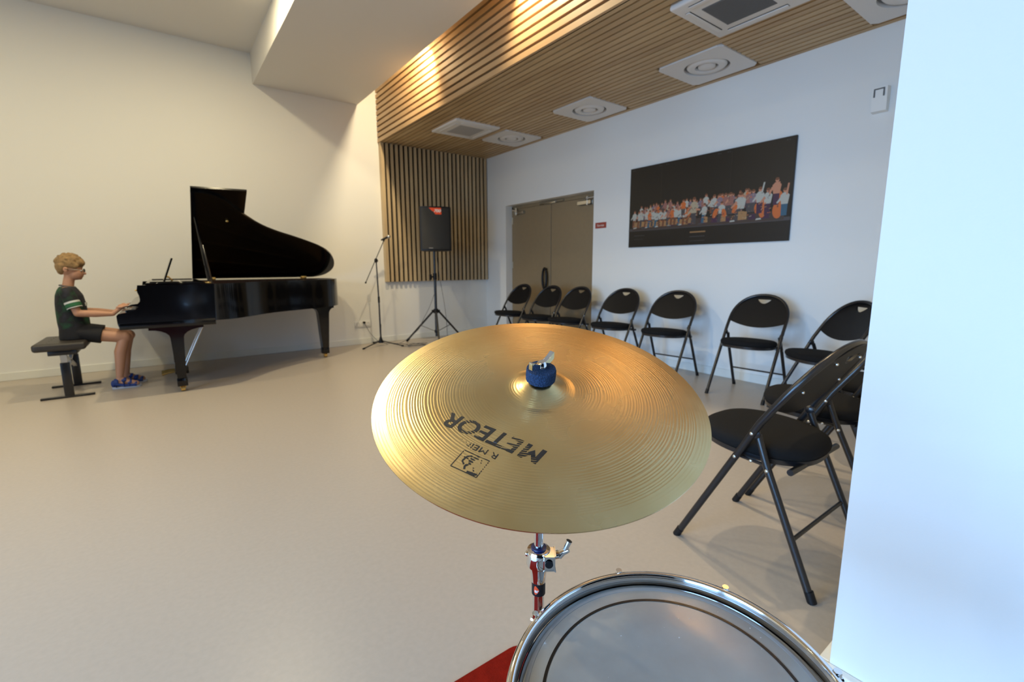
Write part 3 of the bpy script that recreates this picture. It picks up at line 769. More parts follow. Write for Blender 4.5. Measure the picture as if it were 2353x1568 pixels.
bm = NB(); loft_rings(bm, [(.472, -.660, CY, .108, .140), (.50, -.658, CY, .110, .142), (.56, -.655, CY, .107, .140), (.60, -.655, CY, .100, .13)])
for s in (-1, 1): cone(bm, (-.655, CY+s*.065, .535), (-.478, CY+s*.074, .492), .074, .076, caps=(1, 0), n=26)
obj_s = fuse('shorts', bm, .006, M['shorts'], person, 2)
for s, x0, yc in ((-1, -.455, 5.432), (1, -.415, 5.625)):
    out = [(0, -.030), (.03, -.038), (.10, -.036), (.15, -.042), (.185, -.036), (.203, -.015), (.205, .01), (.19, .034), (.15, .040), (.10, .034), (.03, .036), (0, .03), (-.010, 0)]
    sh_ = obj('sandal', prism(NB(), smooth_line(out+[out[0]], 1)[:-1], lambda u, v, d, x0=x0, yc=yc: (x0+u, yc+v, .001+d), .018), M['shoesole'], person, smooth=30)
    bm = NB()
    for (xa, za, wz) in ((.125, .058, .016), (.085, .078, .018), (.165, .040, .012), (.03, .075, .016)):
        pts = [(x0+xa-.004*math.cos(q), yc-.040*math.cos(q), .018+(za-.006)*math.sin(q)) for q in [math.pi*i/12 for i in range(13)]]
        tube(bm, pts, wz, 8, flat=.28, up=Vector((1, 0, 0)) if False else None)
    ball(bm, (x0+.008, yc, .045), 1, 12, (.020, .030, .034)); tube(bm, [(x0+.01, yc-.036, .05), (x0+.09, yc-.040, .028), (x0+.17, yc-.038, .022)], .012, 8); tube(bm, [(x0+.01, yc+.036, .05), (x0+.09, yc+.040, .028), (x0+.17, yc+.038, .022)], .012, 8)
    obj('sandal_straps', bm, M['shoeblue'], sh_)

# ------------------------------------------------------------ microphone stand
mx, my = 2.335, 6.16
t = thing('microphone_stand', 'thin black boom microphone stand between the piano and the loudspeaker', 'microphone stand', (mx, my, 0))
bm = NB(); lathe(bm, [(.035, .045), (.036, .06), (.02, .10), (.012, .13), (0, .13)], (mx, my, 0), 16); obj('base_hub', bm, M['blackplastic'], t)
for a in (-155, -48, 90):
    c, s = math.cos(R(a)), math.sin(R(a)); L = .32 if a != 90 else .28
    g = obj('leg', tube(NB(), [(mx, my, .075), (mx+L*c, my+L*s, .012)], .008, 8), M['blackmetal'], t)
    bm = NB(); tube(bm, [(mx+(L-.02)*c, my+(L-.02)*s, .014), (mx+(L+.015)*c, my+(L+.015)*s, .011)], .011, 8); obj('rubber_tip', bm, M['blackplastic'], g)
obj('pole', tube(NB(), [(mx, my, .10), (mx, my, .62), (mx-.01, my, 1.165)], [.011, .010, .008], 10), M['blackmetal'], t)
bm = NB(); tube(bm, [(mx, my, .60), (mx, my, .68)], .014, 10); obj('height_clutch', bm, M['blackplastic'], t)
bm = NB(); ball(bm, (mx-.012, my, 1.165), .024, 12, (1, 1, 1.3)); tube(bm, [(mx-.01, my-.04, 1.16), (mx-.01, my+.02, 1.16)], .012, 8); obj('boom_clutch', bm, M['blackplastic'], t)
bo = obj('boom', tube(NB(), [(2.155, my-.02, .865), (2.44, my-.02, 1.435)], .0055, 8), M['blackmetal'], t)
bm = NB(); tube(bm, [(2.155, my-.02, .865), (2.165, my-.02, .885)], .011, 8); tube(bm, [(2.43, my-.02, 1.42), (2.452, my-.02, 1.462)], .012, 8); obj('boom_ends', bm, M['blackplastic'], bo)
t = thing('microphone', 'small silver-headed microphone clipped to the boom stand tip', 'microphone', (2.45, my-.02, 1.45))
obj('microphone_body', tube(NB(), [(2.40, my-.02, 1.435), (2.485, my-.025, 1.475)], [.010, .015], 12), M['blackplastic'], t)
bm = NB(); ball(bm, (2.505, my-.026, 1.484), .025, 14); obj('microphone_grille', bm, M['steel'], t)

# ------------------------------------------------------------ loudspeaker on tripod
sx, sy = 3.06, 5.90
t = thing('speaker_stand', 'black tripod stand holding the loudspeaker', 'speaker stand', (sx, sy, 0))
obj('pole', tube(NB(), [(sx, sy, .10), (sx, sy, .95)], .019, 14), M['blackmetal'], t); obj('upper_pole', tube(NB(), [(sx, sy, .90), (sx, sy, 1.31)], .0165, 14), M['blackmetal'], t)
bm = NB(); tube(bm, [(sx, sy, .90), (sx, sy, .99)], .027, 14); tube(bm, [(sx-.02, sy, .94), (sx-.07, sy-.01, .94)], .010, 8); box(bm, sx-.085, sx-.055, sy-.02, sy+.01, .90, .975, .004); obj('locking_collar', bm, M['blackplastic'], t)
bm = NB(); tube(bm, [(sx, sy, .43), (sx, sy, .49)], .034, 14)
for a in (127, 7, -113): c, s = math.cos(R(a)), math.sin(R(a)); box(bm, sx+.045*c-.016, sx+.045*c+.016, sy+.045*s-.016, sy+.045*s+.016, .435, .475, .004)
obj('leg_bracket', bm, M['blackplastic'], t)
bm = NB(); tube(bm, [(sx, sy, .15), (sx, sy, .19)], .028, 12); obj('lower_bracket', bm, M['blackplastic'], t)
for a in (127, 7, -113):
    c, s = math.cos(R(a)), math.sin(R(a)); L = .47
    g = obj('leg', tube(NB(), [(sx+.045*c, sy+.045*s, .455), (sx+L*c, sy+L*s, .022)], .0135, 10), M['blackmetal'], t)
    bm = NB(); tube(bm, [(sx+(L-.025)*c, sy+(L-.025)*s, .045), (sx+(L+.01)*c, sy+(L+.01)*s, .012)], .018, 10); obj('rubber_foot', bm, M['blackplastic'], g)
    obj('brace', tube(NB(), [(sx+.02*c, sy+.02*s, .17), (sx+.25*c, sy+.25*s, .25)], .007, 8, flat=.6), M['blackmetal'], t)
t = thing('loudspeaker', 'black loudspeaker with an orange red corner label in front of the slatted wall panel', 'loudspeaker', (sx, sy, 1.29))
def spk(u, v, d): return (sx+.012+u, sy-.04+v, 1.292+d)
out = [(-.20, -.17), (-.13, -.195), (0, -.203), (.13, -.195), (.20, -.17), (.215, -.11), (.13, .20), (-.13, .20), (-.215, -.11)]
bm = NB(); prism(bm, out, spk, .575); obj('cabinet', bm, M['blackplastic'], t, smooth=30)
bm = NB(); o2 = [(u*.93, -.17-(abs(v)-.17)*1.15) for u, v in [(-.20, -.17), (-.13, -.19), (0, -.198), (.13, -.19), (.20, -.17)]]
o2 = [(-.185, -.178), (-.12, -.202), (0, -.211), (.12, -.202), (.185, -.178), (.18, -.16), (-.18, -.16)]
gr = prism(NB(), o2, lambda u, v, d: spk(u, v, d+.02), .535); obj('grille', gr, mat('speaker_grille', (.014, .014, .014), .6, bump=.5, bscale=700), t, smooth=30)
bm = NB(); ve = sy-.04-.2125; prism(bm, [(-.085, .555), (.075, .555), (.08, .47), (.0, .47), (-.025, .505), (-.045, .515)], lambda u, v, d: (sx+.012+u, ve-d, 1.292+v), .002)
t.rotation_euler.z = R(-23)
lb = obj('corner_label', bm, M['speakerred'], t, smooth=0)
mt = Matrix.Translation((sx+.035, ve-.003, 1.292+.498)) @ Matrix.Rotation(R(90), 4, 'X')
txt('label_lettering', '700', .052, M['labelwhite'], lb, mt, shear=.3, offset=.0015, width=.095)
bm = NB(); box(bm, sx-.085, sx-.03, ve-.001, ve+.004, 1.318, 1.332, .001, 1); obj('name_plate', bm, M['labelgrey'], t)
bm = NB(); box(bm, sx+.19, sx+.2235, sy-.10, sy-.085, 1.50, 1.66, .004, 1); obj('side_handle', bm, M['labelgrey'], t)

# ------------------------------------------------------------ wall socket, plug, cables
t = thing('wall_socket', 'white double wall socket low on the wall beside the microphone stand', 'socket', (2.205, YF, .285))
obj('socket_plate', box(NB(), 2.09, 2.32, YF-.014, YF, .245, .325, .004), M['whiteplastic'], t)
bm = NB(); lathe(bm, [(.024, 0), (.024, .004), (.019, .004), (.017, -.001)], (2.135, YF-.013, .285), 24, axis=(0, -1, 0), closed=True); lathe(bm, [(.024, 0), (.024, .004), (.019, .004), (.017, -.001)], (2.275, YF-.013, .285), 24, axis=(0, -1, 0), closed=True)
obj('socket_outlet', bm, M['white'], t)
def cable(name, label, pts, r=.0032, m='rod', extra=None):
    P = [Vector(p) for p in pts]; out = []
    n = len(P)
    for i in range(n-1):
        a, b, c, d = P[max(0, i-1)], P[i], P[i+1], P[min(n-1, i+2)]
        for k in range(8):
            q = k/8; out.append(.5*((2*b)+(-a+c)*q+(2*a-5*b+4*c-d)*q*q+(-a+3*b-3*c+d)*q**3))
    out.append(P[-1]); o = obj(name, tube(NB(), out, r, 6), M[m], None); tag(o, label, 'cable', at=P[0]); return o
c = cable('power_cable', 'thin grey cable hanging from the wall socket to the floor by the microphone stand', [(2.216, YF-.045, .308), (2.23, YF-.06, .26), (2.30, 6.38, .12), (2.42, 6.34, .012), (2.60, 6.20, .005), (2.66, 6.02, .005), (2.62, 5.90, .005)])
bm = NB(); tube(bm, [(2.216, YF-.012, .308), (2.216, YF-.050, .308)], .016, 12); obj('plug', bm, M['blackplastic'], c)
cable('speaker_cable', 'thin grey cable looping from the speaker stand down to the floor', [(sx-.02, sy-.02, .72), (2.96, 5.90, .52), (2.90, 5.99, .34), (2.84, 6.03, .20), (2.68, 6.12, .05), (2.55, 6.15, .006), (2.44, 6.22, .006), (2.38, 6.24, .10), (2.352, 6.17, .30)])
cable('signal_cable', 'thin grey cable hanging straight down behind the loudspeaker', [(3.17, 6.06, 1.34), (3.25, 6.14, 1.0), (3.31, 6.10, .5), (3.33, 6.08, .12), (3.30, 6.06, .006), (3.1, 6.05, .006)])
pts = []
for k in range(34):
    a = k*.62; r = .085+.03*math.sin(k*1.7); pts.append((2.72+1.35*r*math.cos(a)+.02*math.sin(k*.9), 5.86+r*math.sin(a), .006+.0016*k*.35+.004*abs(math.sin(k))))
cable('cable_coil', 'loose coil of grey cable on the floor between the two stands', pts)

# ------------------------------------------------------------ picture, sign, wall box
py0, py1, pz0, pz1 = 3.526, 1.821, 1.284, 2.136
t = thing('orchestra_picture', 'wide dark print of an orchestra on stage, hanging on the right wall', 'picture', (XR, (py0+py1)/2, pz0))
obj('panel', box(NB(), XR-.022, XR, py1, py0, pz0, pz1, .002, 1), mat('print_black', (.010, .008, .008), .35), t)
PM = [mat('print_'+n, c, .4) for n, c in (('skin', (.50, .22, .13)), ('cream', (.40, .33, .22)), ('white', (.42, .42, .37)), ('orange', (.55, .13, .03)), ('brown', (.16, .06, .03)), ('grey', (.06, .055, .06)),
      ('purple', (.05, .018, .05)), ('jeans', (.03, .10, .16)), ('floor', (.055, .035, .030)), ('pink', (.28, .12, .10)), ('wood', (.35, .19, .08)), ('lilac', (.20, .15, .19)))]
PI = dict(skin=0, cream=1, white=2, orange=3, brown=4, grey=5, purple=6, jeans=7, floor=8, pink=9, wood=10, lilac=11)
bm = NB(); layer = [0]
def poly(pts, m):
    layer[0] += 1; x = XR-.0222-.0000035*layer[0]
    f = bm.faces.new([bm.verts.new((x, py0+(py1-py0)*u, pz0+(pz1-pz0)*v)) for u, v in pts]); f.material_index = PI[m]
def el(u, v, ru, rv, m, n=12, rot=0):
    poly([(u+ru*math.cos(a)*math.cos(rot)-rv*math.sin(a)*math.sin(rot)*.5, v+rv*math.sin(a)*math.cos(rot)+2*ru*math.cos(a)*math.sin(rot)) for a in [2*math.pi*i/n for i in range(n)]], m)
poly([(.0, .205), (1, .20), (1, .235), (.0, .24)], 'grey'); poly([(.03, .215), (.97, .21), (.97, .30), (.03, .30)], 'floor')
for k in range(9): poly([(.30+k*.07, .235), (.34+k*.07, .235), (.335+k*.07, .29), (.305+k*.07, .29)], 'purple')
rn = random.Random(3)
def fig(u, v, h, top, legs='grey', sit=False, s=1.0):
    """v: feet, h: height"""
    w_ = .014*s
    if sit:
        poly([(u-w_*1.3, v), (u+w_*.2, v), (u+w_*.6, v+h*.42), (u-w_, v+h*.45)], legs); poly([(u-w_*.2, v+h*.02), (u+w_*1.6, v+h*.02), (u+w_*1.6, v+h*.3), (u, v+h*.33)], 'wood')
    else: poly([(u-w_*.8, v), (u+w_*.8, v), (u+w_*.9, v+h*.5), (u-w_*.9, v+h*.5)], legs)
    poly([(u-w_*.9, v+h*.42), (u+w_*.9, v+h*.42), (u+w_*1.25, v+h*.74), (u+w_*.5, v+h*.84), (u-w_*.5, v+h*.84), (u-w_*1.25, v+h*.74)], top)
    el(u, v+h*.92, w_*.55, h*.085, 'skin'); el(u, v+h*.96, w_*.55, h*.055, 'brown')
    a = rn.choice((-1, 1)); poly([(u+a*w_, v+h*.72), (u+a*w_*2.2, v+h*.5), (u+a*w_*2.0, v+h*.45), (u+a*w_*.6, v+h*.62)], rn.choice(('skin', top)))
for k in range(34):                                  # back rows
    u = .10+k*.0215+rn.uniform(-.006, .006); top = rn.choice(('pink', 'cream', 'white', 'orange', 'lilac', 'skin', 'grey', 'pink'))
    fig(u, .32+.05*rn.random()+.0002*k, .16+.03*rn.random(), top, rn.choice(('grey', 'brown', 'purple')), s=.8)
for k in range(16):                                  # front, seated players
    u = .05+k*.028+rn.uniform(-.005, .005)
    if .44 < u < .50: continue
    fig(u, .235+rn.random()*.02, .21, rn.choice(('white', 'cream', 'white', 'pink', 'orange')), rn.choice(('grey', 'brown', 'jeans')), sit=True)
    if k % 2: poly([(u+.01, .32), (u+.035, .345), (u+.04, .325), (u+.015, .30)], 'grey')
    if k % 3 == 0: poly([(u-.01, .235), (u+.015, .24), (u+.02, .255), (u-.005, .25)], 'white')
fig(.470, .235, .305, 'cream', 'grey', s=1.35); poly([(.455, .42), (.425, .35), (.43, .34), (.462, .39)], 'cream'); poly([(.485, .42), (.512, .40), (.510, .385), (.482, .39)], 'skin')
fig(.544, .36, .20, 'white', 'grey'); fig(.537, .24, .22, 'white', 'jeans', sit=True); fig(.40, .35, .18, 'orange', 'grey')
for u, tp in ((.594, 'white'), (.627, 'lilac'), (.66, 'pink'), (.688, 'pink'), (.79, 'pink'), (.81, 'lilac')): fig(u, .31, .23, tp, 'grey', s=1.15)
fig(.64, .235, .22, 'white', 'grey', sit=True, s=1.2); el(.603, .335, .013, .055, 'orange', rot=-.35); el(.655, .33, .013, .05, 'orange', rot=.3)
fig(.744, .235, .29, 'white', 'grey', sit=True, s=1.7); el(.714, .36, .011, .05, 'orange', rot=-.5); poly([(.735, .24), (.765, .24), (.765, .33), (.735, .33)], 'wood')
for u, v in ((.835, .39), (.861, .345), (.936, .375)):
    k = 1.5 if u > .9 else 1; el(u, v-.045*k, .0165*k, .055*k, 'orange', 16); el(u+.002, v+.04*k, .0125*k, .042*k, 'orange', 16); poly([(u+.0-.003, v+.07*k), (u+.006, v+.07*k), (u+.006, v+.145), (u+.001, v+.145)], 'brown'); el(u, v-.02*k, .004, .012, 'brown')
for u, v, a1, a2 in ((.845, .29, .022, .60), (.885, .27, .022, .54), (.925, .36, .016, .585), (.967, .25, .018, .56)):
    fig(u, v, .265, 'white' if u != .925 else 'skin', 'jeans' if u > .95 else 'purple', s=1.25)
    poly([(u+.004, v+.2), (u+.012, v+.2), (u+a1, a2), (u+a1-.008, a2)], 'skin' if u > .86 else 'white')
for k in range(420):                                 # small stands, bows and instruments among the players
    u = rn.uniform(.03, .90); v = rn.uniform(.25, .42+.10*u); L_ = rn.uniform(.004, .012); a = rn.uniform(-1.2, 1.2)
    dx_, dy_ = L_*math.cos(a), 2*L_*math.sin(a); poly([(u, v), (u+dx_, v+dy_), (u+dx_+.003, v+dy_-.004), (u+.003, v-.006)], rn.choice(('grey', 'grey', 'grey', 'brown', 'cream', 'orange', 'skin', 'purple', 'wood')))
for u in (.10, .29, .50, .69, .83): poly([(u, .225), (u+.03, .228), (u+.026, .245), (u+.004, .242)], 'white' if u > .6 else 'grey')
for u0, u1, v, g in ((.453, .551, .146, .016), (.453, .549, .095, .010), (.455, .548, .046, .007), (.045, .13, .145, .007), (.045, .12, .10, .004)):
    k = u0
    while k < u1: poly([(k, v-g/2), (min(k+.008, u1), v-g/2), (min(k+.008, u1), v+g/2), (k, v+g/2)], 'wood' if g > .012 else 'grey'); k += .0095
for u in (.02, .22, .27, .60, .655, .955): poly([(u, .965), (u+.007, .965), (u+.007, .975), (u, .975)], 'grey'); poly([(u+.012, .965), (u+.018, .965), (u+.018, .973), (u+.012, .973)], 'grey')
for u in (.24, .68): poly([(u, .45), (u+.0015, .45), (u+.0015, .97), (u, .97)], 'floor')
obj('printed_scene', bm, PM, t, smooth=0)
t = thing('door_sign', 'small red sign with pale lettering beside the double door', 'sign', (XR, 3.97, 1.54))
obj('sign_plate', box(NB(), XR-.006, XR, 3.885, 4.058, 1.530, 1.598, .001, 1), M['redplate'], t)
mt = Matrix.Translation((XR-.0065, 3.9715, 1.551)) @ Matrix.Rotation(R(-90), 4, 'Z') @ Matrix.Rotation(R(90), 4, 'X')
txt('sign_lettering', 'Sortie', .038, M['labelwhite'], t, mt, width=.11)
t = thing('wall_sensor_box', 'small white plastic wedge-shaped box high on the right wall', 'wall sensor', (XR, 1.275, 2.17))
bm = NB(); prism(bm, [(0, 2.17), (.052, 2.175), (.068, 2.335), (0, 2.34)], lambda u, v, d: (XR-u, 1.23+d, v), .092); obj('housing', bm, M['whiteplastic'], t, smooth=0)
bm = NB()
for y in (1.245, 1.302): box(bm, XR-.070, XR-.063, y, y+.008, 2.27, 2.325)
box(bm, XR-.071, XR-.064, 1.245, 1.31, 2.318, 2.326); obj('vent_slot', bm, M['rod'], t, smooth=0)
# ------------------------------------------------------------ cymbal
CC = Vector((.364, .431, .919)); CN = Vector((-.178, -.289, .941)).normalized()
e1 = Vector((0, 0, 1)).cross(CN).normalized(); e2 = CN.cross(e1)
CM = Matrix(((e1.x, e2.x, CN.x, CC.x), (e1.y, e2.y, CN.y, CC.y), (e1.z, e2.z, CN.z, CC.z), (0, 0, 0, 1)))
def cym_z(r):
    q = r/.203; z = .0135*(1-q**1.6)
    if r < .046: k = 1-r/.046; z += .0195*k**1.8
    return z
def cymbal_mat():
    m = bpy.data.materials.new('worn_bronze'); m.use_nodes = True; nt = m.node_tree; b = nt.nodes['Principled BSDF']; L = nt.links.new
    tc = nt.nodes.new('ShaderNodeTexCoord'); ln = nt.nodes.new('ShaderNodeVectorMath'); ln.operation = 'MULTIPLY'; ln.inputs[1].default_value = (1, 1, 0); L(tc.outputs['Object'], ln.inputs[0])
    le = nt.nodes.new('ShaderNodeVectorMath'); le.operation = 'LENGTH'; L(ln.outputs[0], le.inputs[0])
    def math_(op, a, bb, c=None):
        n = nt.nodes.new('ShaderNodeMath'); n.operation = op
        for i, v in enumerate((a, bb, c)):
            if v is None: continue
            if isinstance(v, (int, float)): n.inputs[i].default_value = v
            else: L(v, n.inputs[i])
        return n.outputs[0]
    nz = nt.nodes.new('ShaderNodeTexNoise'); nz.inputs['Scale'].default_value = 7; L(tc.outputs['Object'], nz.inputs['Vector'])
    rr = math_('MULTIPLY_ADD', nz.outputs['Fac'], .0003, le.outputs['Value'])
    w1 = math_('SINE', math_('MULTIPLY', rr, 2*math.pi/.0036), 0)
    w1 = math_('POWER', math_('ABSOLUTE', w1, 0), .35)
    n1 = nt.nodes.new('ShaderNodeTexNoise'); n1.noise_dimensions = '1D'; n1.inputs['Scale'].default_value = 500; n1.inputs['Detail'].default_value = 2; L(le.outputs['Value'], n1.inputs['W'])
    h = n1.outputs['Fac']
    bp = nt.nodes.new('ShaderNodeBump'); bp.inputs['Strength'].default_value = .12; bp.inputs['Distance'].default_value = .0002; L(h, bp.inputs['Height']); L(bp.outputs['Normal'], b.inputs['Normal'])
    n2 = nt.nodes.new('ShaderNodeTexNoise'); n2.inputs['Scale'].default_value = 11; n2.inputs['Detail'].default_value = 3; n2.inputs['Roughness'].default_value = .5; L(tc.outputs['Object'], n2.inputs['Vector'])
    cr = nt.nodes.new('ShaderNodeValToRGB'); e = cr.color_ramp.elements; e[0].position = .30; e[0].color = (.66, .48, .215, 1); e[1].position = .60; e[1].color = (.74, .58, .30, 1)
    L(n2.outputs['Fac'], cr.inputs[0])
    n3 = nt.nodes.new('ShaderNodeTexVoronoi'); n3.inputs['Scale'].default_value = 75; L(tc.outputs['Object'], n3.inputs['Vector'])
    sp = math_('LESS_THAN', n3.outputs['Distance'], .035)
    mx = nt.nodes.new('ShaderNodeMix'); mx.data_type = 'RGBA'; L(math_('MULTIPLY', sp, .7), mx.inputs[0]); L(cr.outputs[0], mx.inputs[6]); mx.inputs[7].default_value = (.85, .80, .62, 1)
    L(mx.outputs[2], b.inputs['Base Color'])
    b.inputs['Metallic'].default_value = 1
    L(math_('MULTIPLY_ADD', n2.outputs['Fac'], .05, .245), b.inputs['Roughness'])
    b.inputs['Anisotropic'].default_value = .6
    tg = nt.nodes.new('ShaderNodeTangent'); tg.direction_type = 'RADIAL'; tg.axis = 'Z'; L(tg.outputs[0], b.inputs['Tangent'])
    return m
t = thing('cymbal', 'large worn brass coloured cymbal tilted toward the viewer in the foreground', 'cymbal', CC)
t.rotation_euler = CM.to_euler(); 
rs = [.006, .010, .015, .02, .024]
while rs[-1] < .1995: rs.append(rs[-1]+.00048)
rs += [.2015, .2025, .203]
def groove(r):                                       # lathe-cut grooves, coarser towards the edge, plain band at the rim
    if r < .024 or r > .1995: return 0
    ph = 2*math.pi*r/.0034+1.3*math.sin(r*210)+.8*math.sin(r*517)
    am = .000022 if r < .05 else .000018+.000026*min(1, (r-.05)/.06)
    if r > .188: am *= .35
    return am*(math.sin(ph)+.35*math.sin(2.63*ph))
prof = [(r, cym_z(r)+groove(r)) for r in rs]+[(r, cym_z(r)-.0012) for r in rs[::-1][::8]+[rs[0]]]
cb = obj('cymbal_body', lathe(NB(), prof, n=256, closed=True), cymbal_mat(), t, local=True, smooth=70)
def ink_mat():
    m = mat('worn_black_ink', (.018, .016, .014), .5); nt = m.node_tree; L = nt.links.new; b = nt.nodes['Principled BSDF']
    tc = nt.nodes.new('ShaderNodeTexCoord'); ln = nt.nodes.new('ShaderNodeVectorMath'); ln.operation = 'MULTIPLY'; ln.inputs[1].default_value = (1, 1, 0); L(tc.outputs['Object'], ln.inputs[0])
    le = nt.nodes.new('ShaderNodeVectorMath'); le.operation = 'LENGTH'; L(ln.outputs[0], le.inputs[0])
    s = nt.nodes.new('ShaderNodeMath'); s.operation = 'MULTIPLY'; s.inputs[1].default_value = 2*math.pi/.0030; L(le.outputs['Value'], s.inputs[0])
    c = nt.nodes.new('ShaderNodeMath'); c.operation = 'SINE'; L(s.outputs[0], c.inputs[0])
    n = nt.nodes.new('ShaderNodeTexNoise'); n.inputs['Scale'].default_value = 38; n.inputs['Detail'].default_value = 3; L(tc.outputs['Object'], n.inputs['Vector'])
    a = nt.nodes.new('ShaderNodeMath'); a.operation = 'MULTIPLY_ADD'; a.inputs[1].default_value = .085; L(c.outputs[0], a.inputs[0]); L(n.outputs['Fac'], a.inputs[2])
    g = nt.nodes.new('ShaderNodeMath'); g.operation = 'GREATER_THAN'; g.inputs[1].default_value = .40; L(a.outputs[0], g.inputs[0]); L(g.outputs[0], b.inputs['Alpha'])
    return m
INK = ink_mat()
td, tu = Vector((-.819, .574)).normalized(), Vector((-.574, -.819)).normalized(); to = Vector((-.0574, -.0735))
def oncym(s0, t0):
    def f(co):
        p = to+td*(co.x+s0)+tu*(co.y+t0); r = p.length
        return Vector((p.x, p.y, cym_z(r)+.00025+co.z*.3))
    return f
lt = txt('cymbal_lettering', 'ETEOR', .0305, INK, cb, None, shear=.12, offset=.0006, extrude=0, fn=oncym(.0125, .0005), width=.096, sub=.004)
bm = bmesh.new(); bm.from_mesh(lt.data); F = oncym(-.0615, .0005)        # broad M with a deep notch, same slant
for q in ([(0, 0), (.0052, 0), (.0052, .0215), (0, .0215)], [(.0168, 0), (.0220, 0), (.0220, .0215), (.0168, .0215)],
          [(.0052, .0215), (.0052, .0135), (.0110, .0050), (.0110, .0128)], [(.0168, .0215), (.0110, .0128), (.0110, .0050), (.0168, .0135)]):
    n = 6; P = lambda u, v: Vector(q[0]).lerp(Vector(q[1]), u).lerp(Vector(q[3]).lerp(Vector(q[2]), u), v)
    g = [[bm.verts.new(F(Vector((P(i/n, j/n).x+.12*P(i/n, j/n).y, P(i/n, j/n).y, 0)))) for j in range(n+1)] for i in range(n+1)]
    for i in range(n):
        for j in range(n): bm.faces.new((g[i][j], g[i+1][j], g[i+1][j+1], g[i][j+1]))
bmesh.ops.recalc_face_normals(bm, faces=bm.faces[:]); bm.to_mesh(lt.data); bm.free()
txt('small_cymbal_lettering', 'R MEINL', .0108, INK, cb, None, offset=0, extrude=0, fn=oncym(.004, .0298), width=.050, sub=.004)
bm = NB(); F = oncym(-.0013, .054)
def seg(pts, wd):
    for (a, b) in zip(pts, pts[1:]):
        a, b = Vector(a), Vector(b); d = (b-a).normalized(); nn = Vector((-d.y, d.x))*wd/2
        k = 6; prev = None
        for i in range(k+1):
            c = a.lerp(b, i/k); q = [bm.verts.new(F(Vector((*(c+nn), 0)))), bm.verts.new(F(Vector((*(c-nn), 0))))]
            if prev: bm.faces.new((prev[0], prev[1], q[1], q[0]))
            prev = q
seg([(-.0155, -.012), (.0155, -.012), (.0155, .012), (-.0155, .012), (-.0155, -.012)], .0009)
seg([(-.004, -.011), (.002, -.004), (-.001, .0)], .0045); seg([(.002, -.010), (.008, -.006), (.009, .001), (.005, .004)], .0018); seg([(-.010, .010), (-.003, .011)], .0032); seg([(-.014, .008), (-.009, .0115)], .003)
seg([(-.001, .0), (.003, .005), (.001, .009)], .0022); seg([(-.008, -.009), (-.011, -.002), (-.006, .004), (-.009, .007)], .0013); seg([(.004, -.004), (.0105, -.0045)], .0012)
obj('cymbal_emblem', bm, INK, cb, local=True, smooth=0)
# ------------------------------------------------------------ cymbal stand
px_, py_ = CC.x, CC.y
t = thing('cymbal_stand', 'chrome cymbal stand pole under the tilted cymbal, with blue felt and wing nut on top', 'cymbal stand', (px_, py_, 0))
L3 = lambda x, y, z: CM @ Vector((x, y, z))
obj('lower_pole', tube(NB(), [(px_, py_, .10), (px_, py_, .654)], .0080, 24), M['chrome'], t)
obj('upper_pole', tube(NB(), [(px_, py_, .66), (px_, py_, .845)], .0063, 24), M['chrome'], t)
bm = NB(); lathe(bm, [(0, .676), (.0098, .676), (.0110, .690), (.0128, .698), (.0150, .699), (.0165, .702), (.0165, .7195), (.0150, .7225), (.0078, .7235), (.0, .7235)], (px_, py_, 0), 32)
rgt = Vector((.80, -.60, 0)); fwd = Vector((.6, .8, 0))
cl = obj('height_clamp', bm, M['chrome'], t)
bm = NB(); p0 = Vector((px_, py_, .711)); 
a_, b_ = p0+rgt*.010-fwd*.012, p0+rgt*.022-fwd*.004
q = bmesh.ops.create_cube(bm, size=1)
for v in q['verts']: c0 = v.co.copy(); v.co = p0+rgt*(.0135+c0.x*.014)-fwd*(.006+c0.y*.020)+Vector((0, 0, c0.z*.0205))
bmesh.ops.bevel(bm, geom=bm.edges[:], offset=.0012, segments=2, affect='EDGES')
obj('clamp_lug', bm, M['chrome'], cl)
bm = NB(); tube(bm, [p0+rgt*.0125-fwd*.0172, p0+rgt*.0125-fwd*.0182], .0052, 20); obj('clamp_bolt', bm, M['blackplastic'], cl)
bm = NB(); lathe(bm, [(.0065, .7236), (.0102, .7236), (.0102, .7255), (.0065, .7262)], (px_, py_, 0), 24, closed=True); obj('plastic_bush', bm, mat('navy_plastic', (.01, .02, .09), .3), cl)
bm = NB(); c0 = p0+rgt*.023+fwd*.002
tube(bm, [c0-rgt*.006, c0+rgt*.004+Vector((0, 0, .002))], .0055, 14); tube(bm, [c0+rgt*.004, c0+rgt*.010+Vector((0, 0, .005)), c0+rgt*.0165+Vector((0, 0, .009))-fwd*.002], [.0055, .0042, .0032], 12)
tube(bm, [c0+rgt*.012+Vector((0, 0, .0085)), c0+rgt*.0175+Vector((0, 0, .021))], [.0036, .0042], 12)
obj('wing_screw', bm, M['chrome'], cl)
bm = NB(); ball(bm, p0-rgt*.0155-fwd*.004+Vector((0, 0, .007)), .0035, 12); obj('hinge_pin', bm, M['chrome'], cl)
bm = NB(); tube(bm, [(px_, py_, .658), (px_, py_, .6765)], .0092, 28); sl = obj('rubber_sleeve', bm, M['blackplastic'], t)
def on_sleeve(co): # wraps lettering round the sleeve, facing the camera
    a = math.atan2(-py_, -px_)-.30+co.x/.0094
    return Vector((px_+.00935*math.cos(a), py_+.00935*math.sin(a), .664+co.y))-Vector((px_, py_, 0))
bm = NB(); vs = []
for i in range(9):
    x = -.004+.0075*i/8; hh = .0055*math.sin(math.pi*(i/8)**.6*.98+.02); 
    a = math.atan2(-py_, -px_)-.30+x/.0094
    vs.append([bm.verts.new((px_+.00928*math.cos(a), py_+.00928*math.sin(a), .6670+s*(.0008+hh))) for s in (-1, 1)])
for a, b in zip(vs, vs[1:]): bm.faces.new((a[0], b[0], b[1], a[1]))
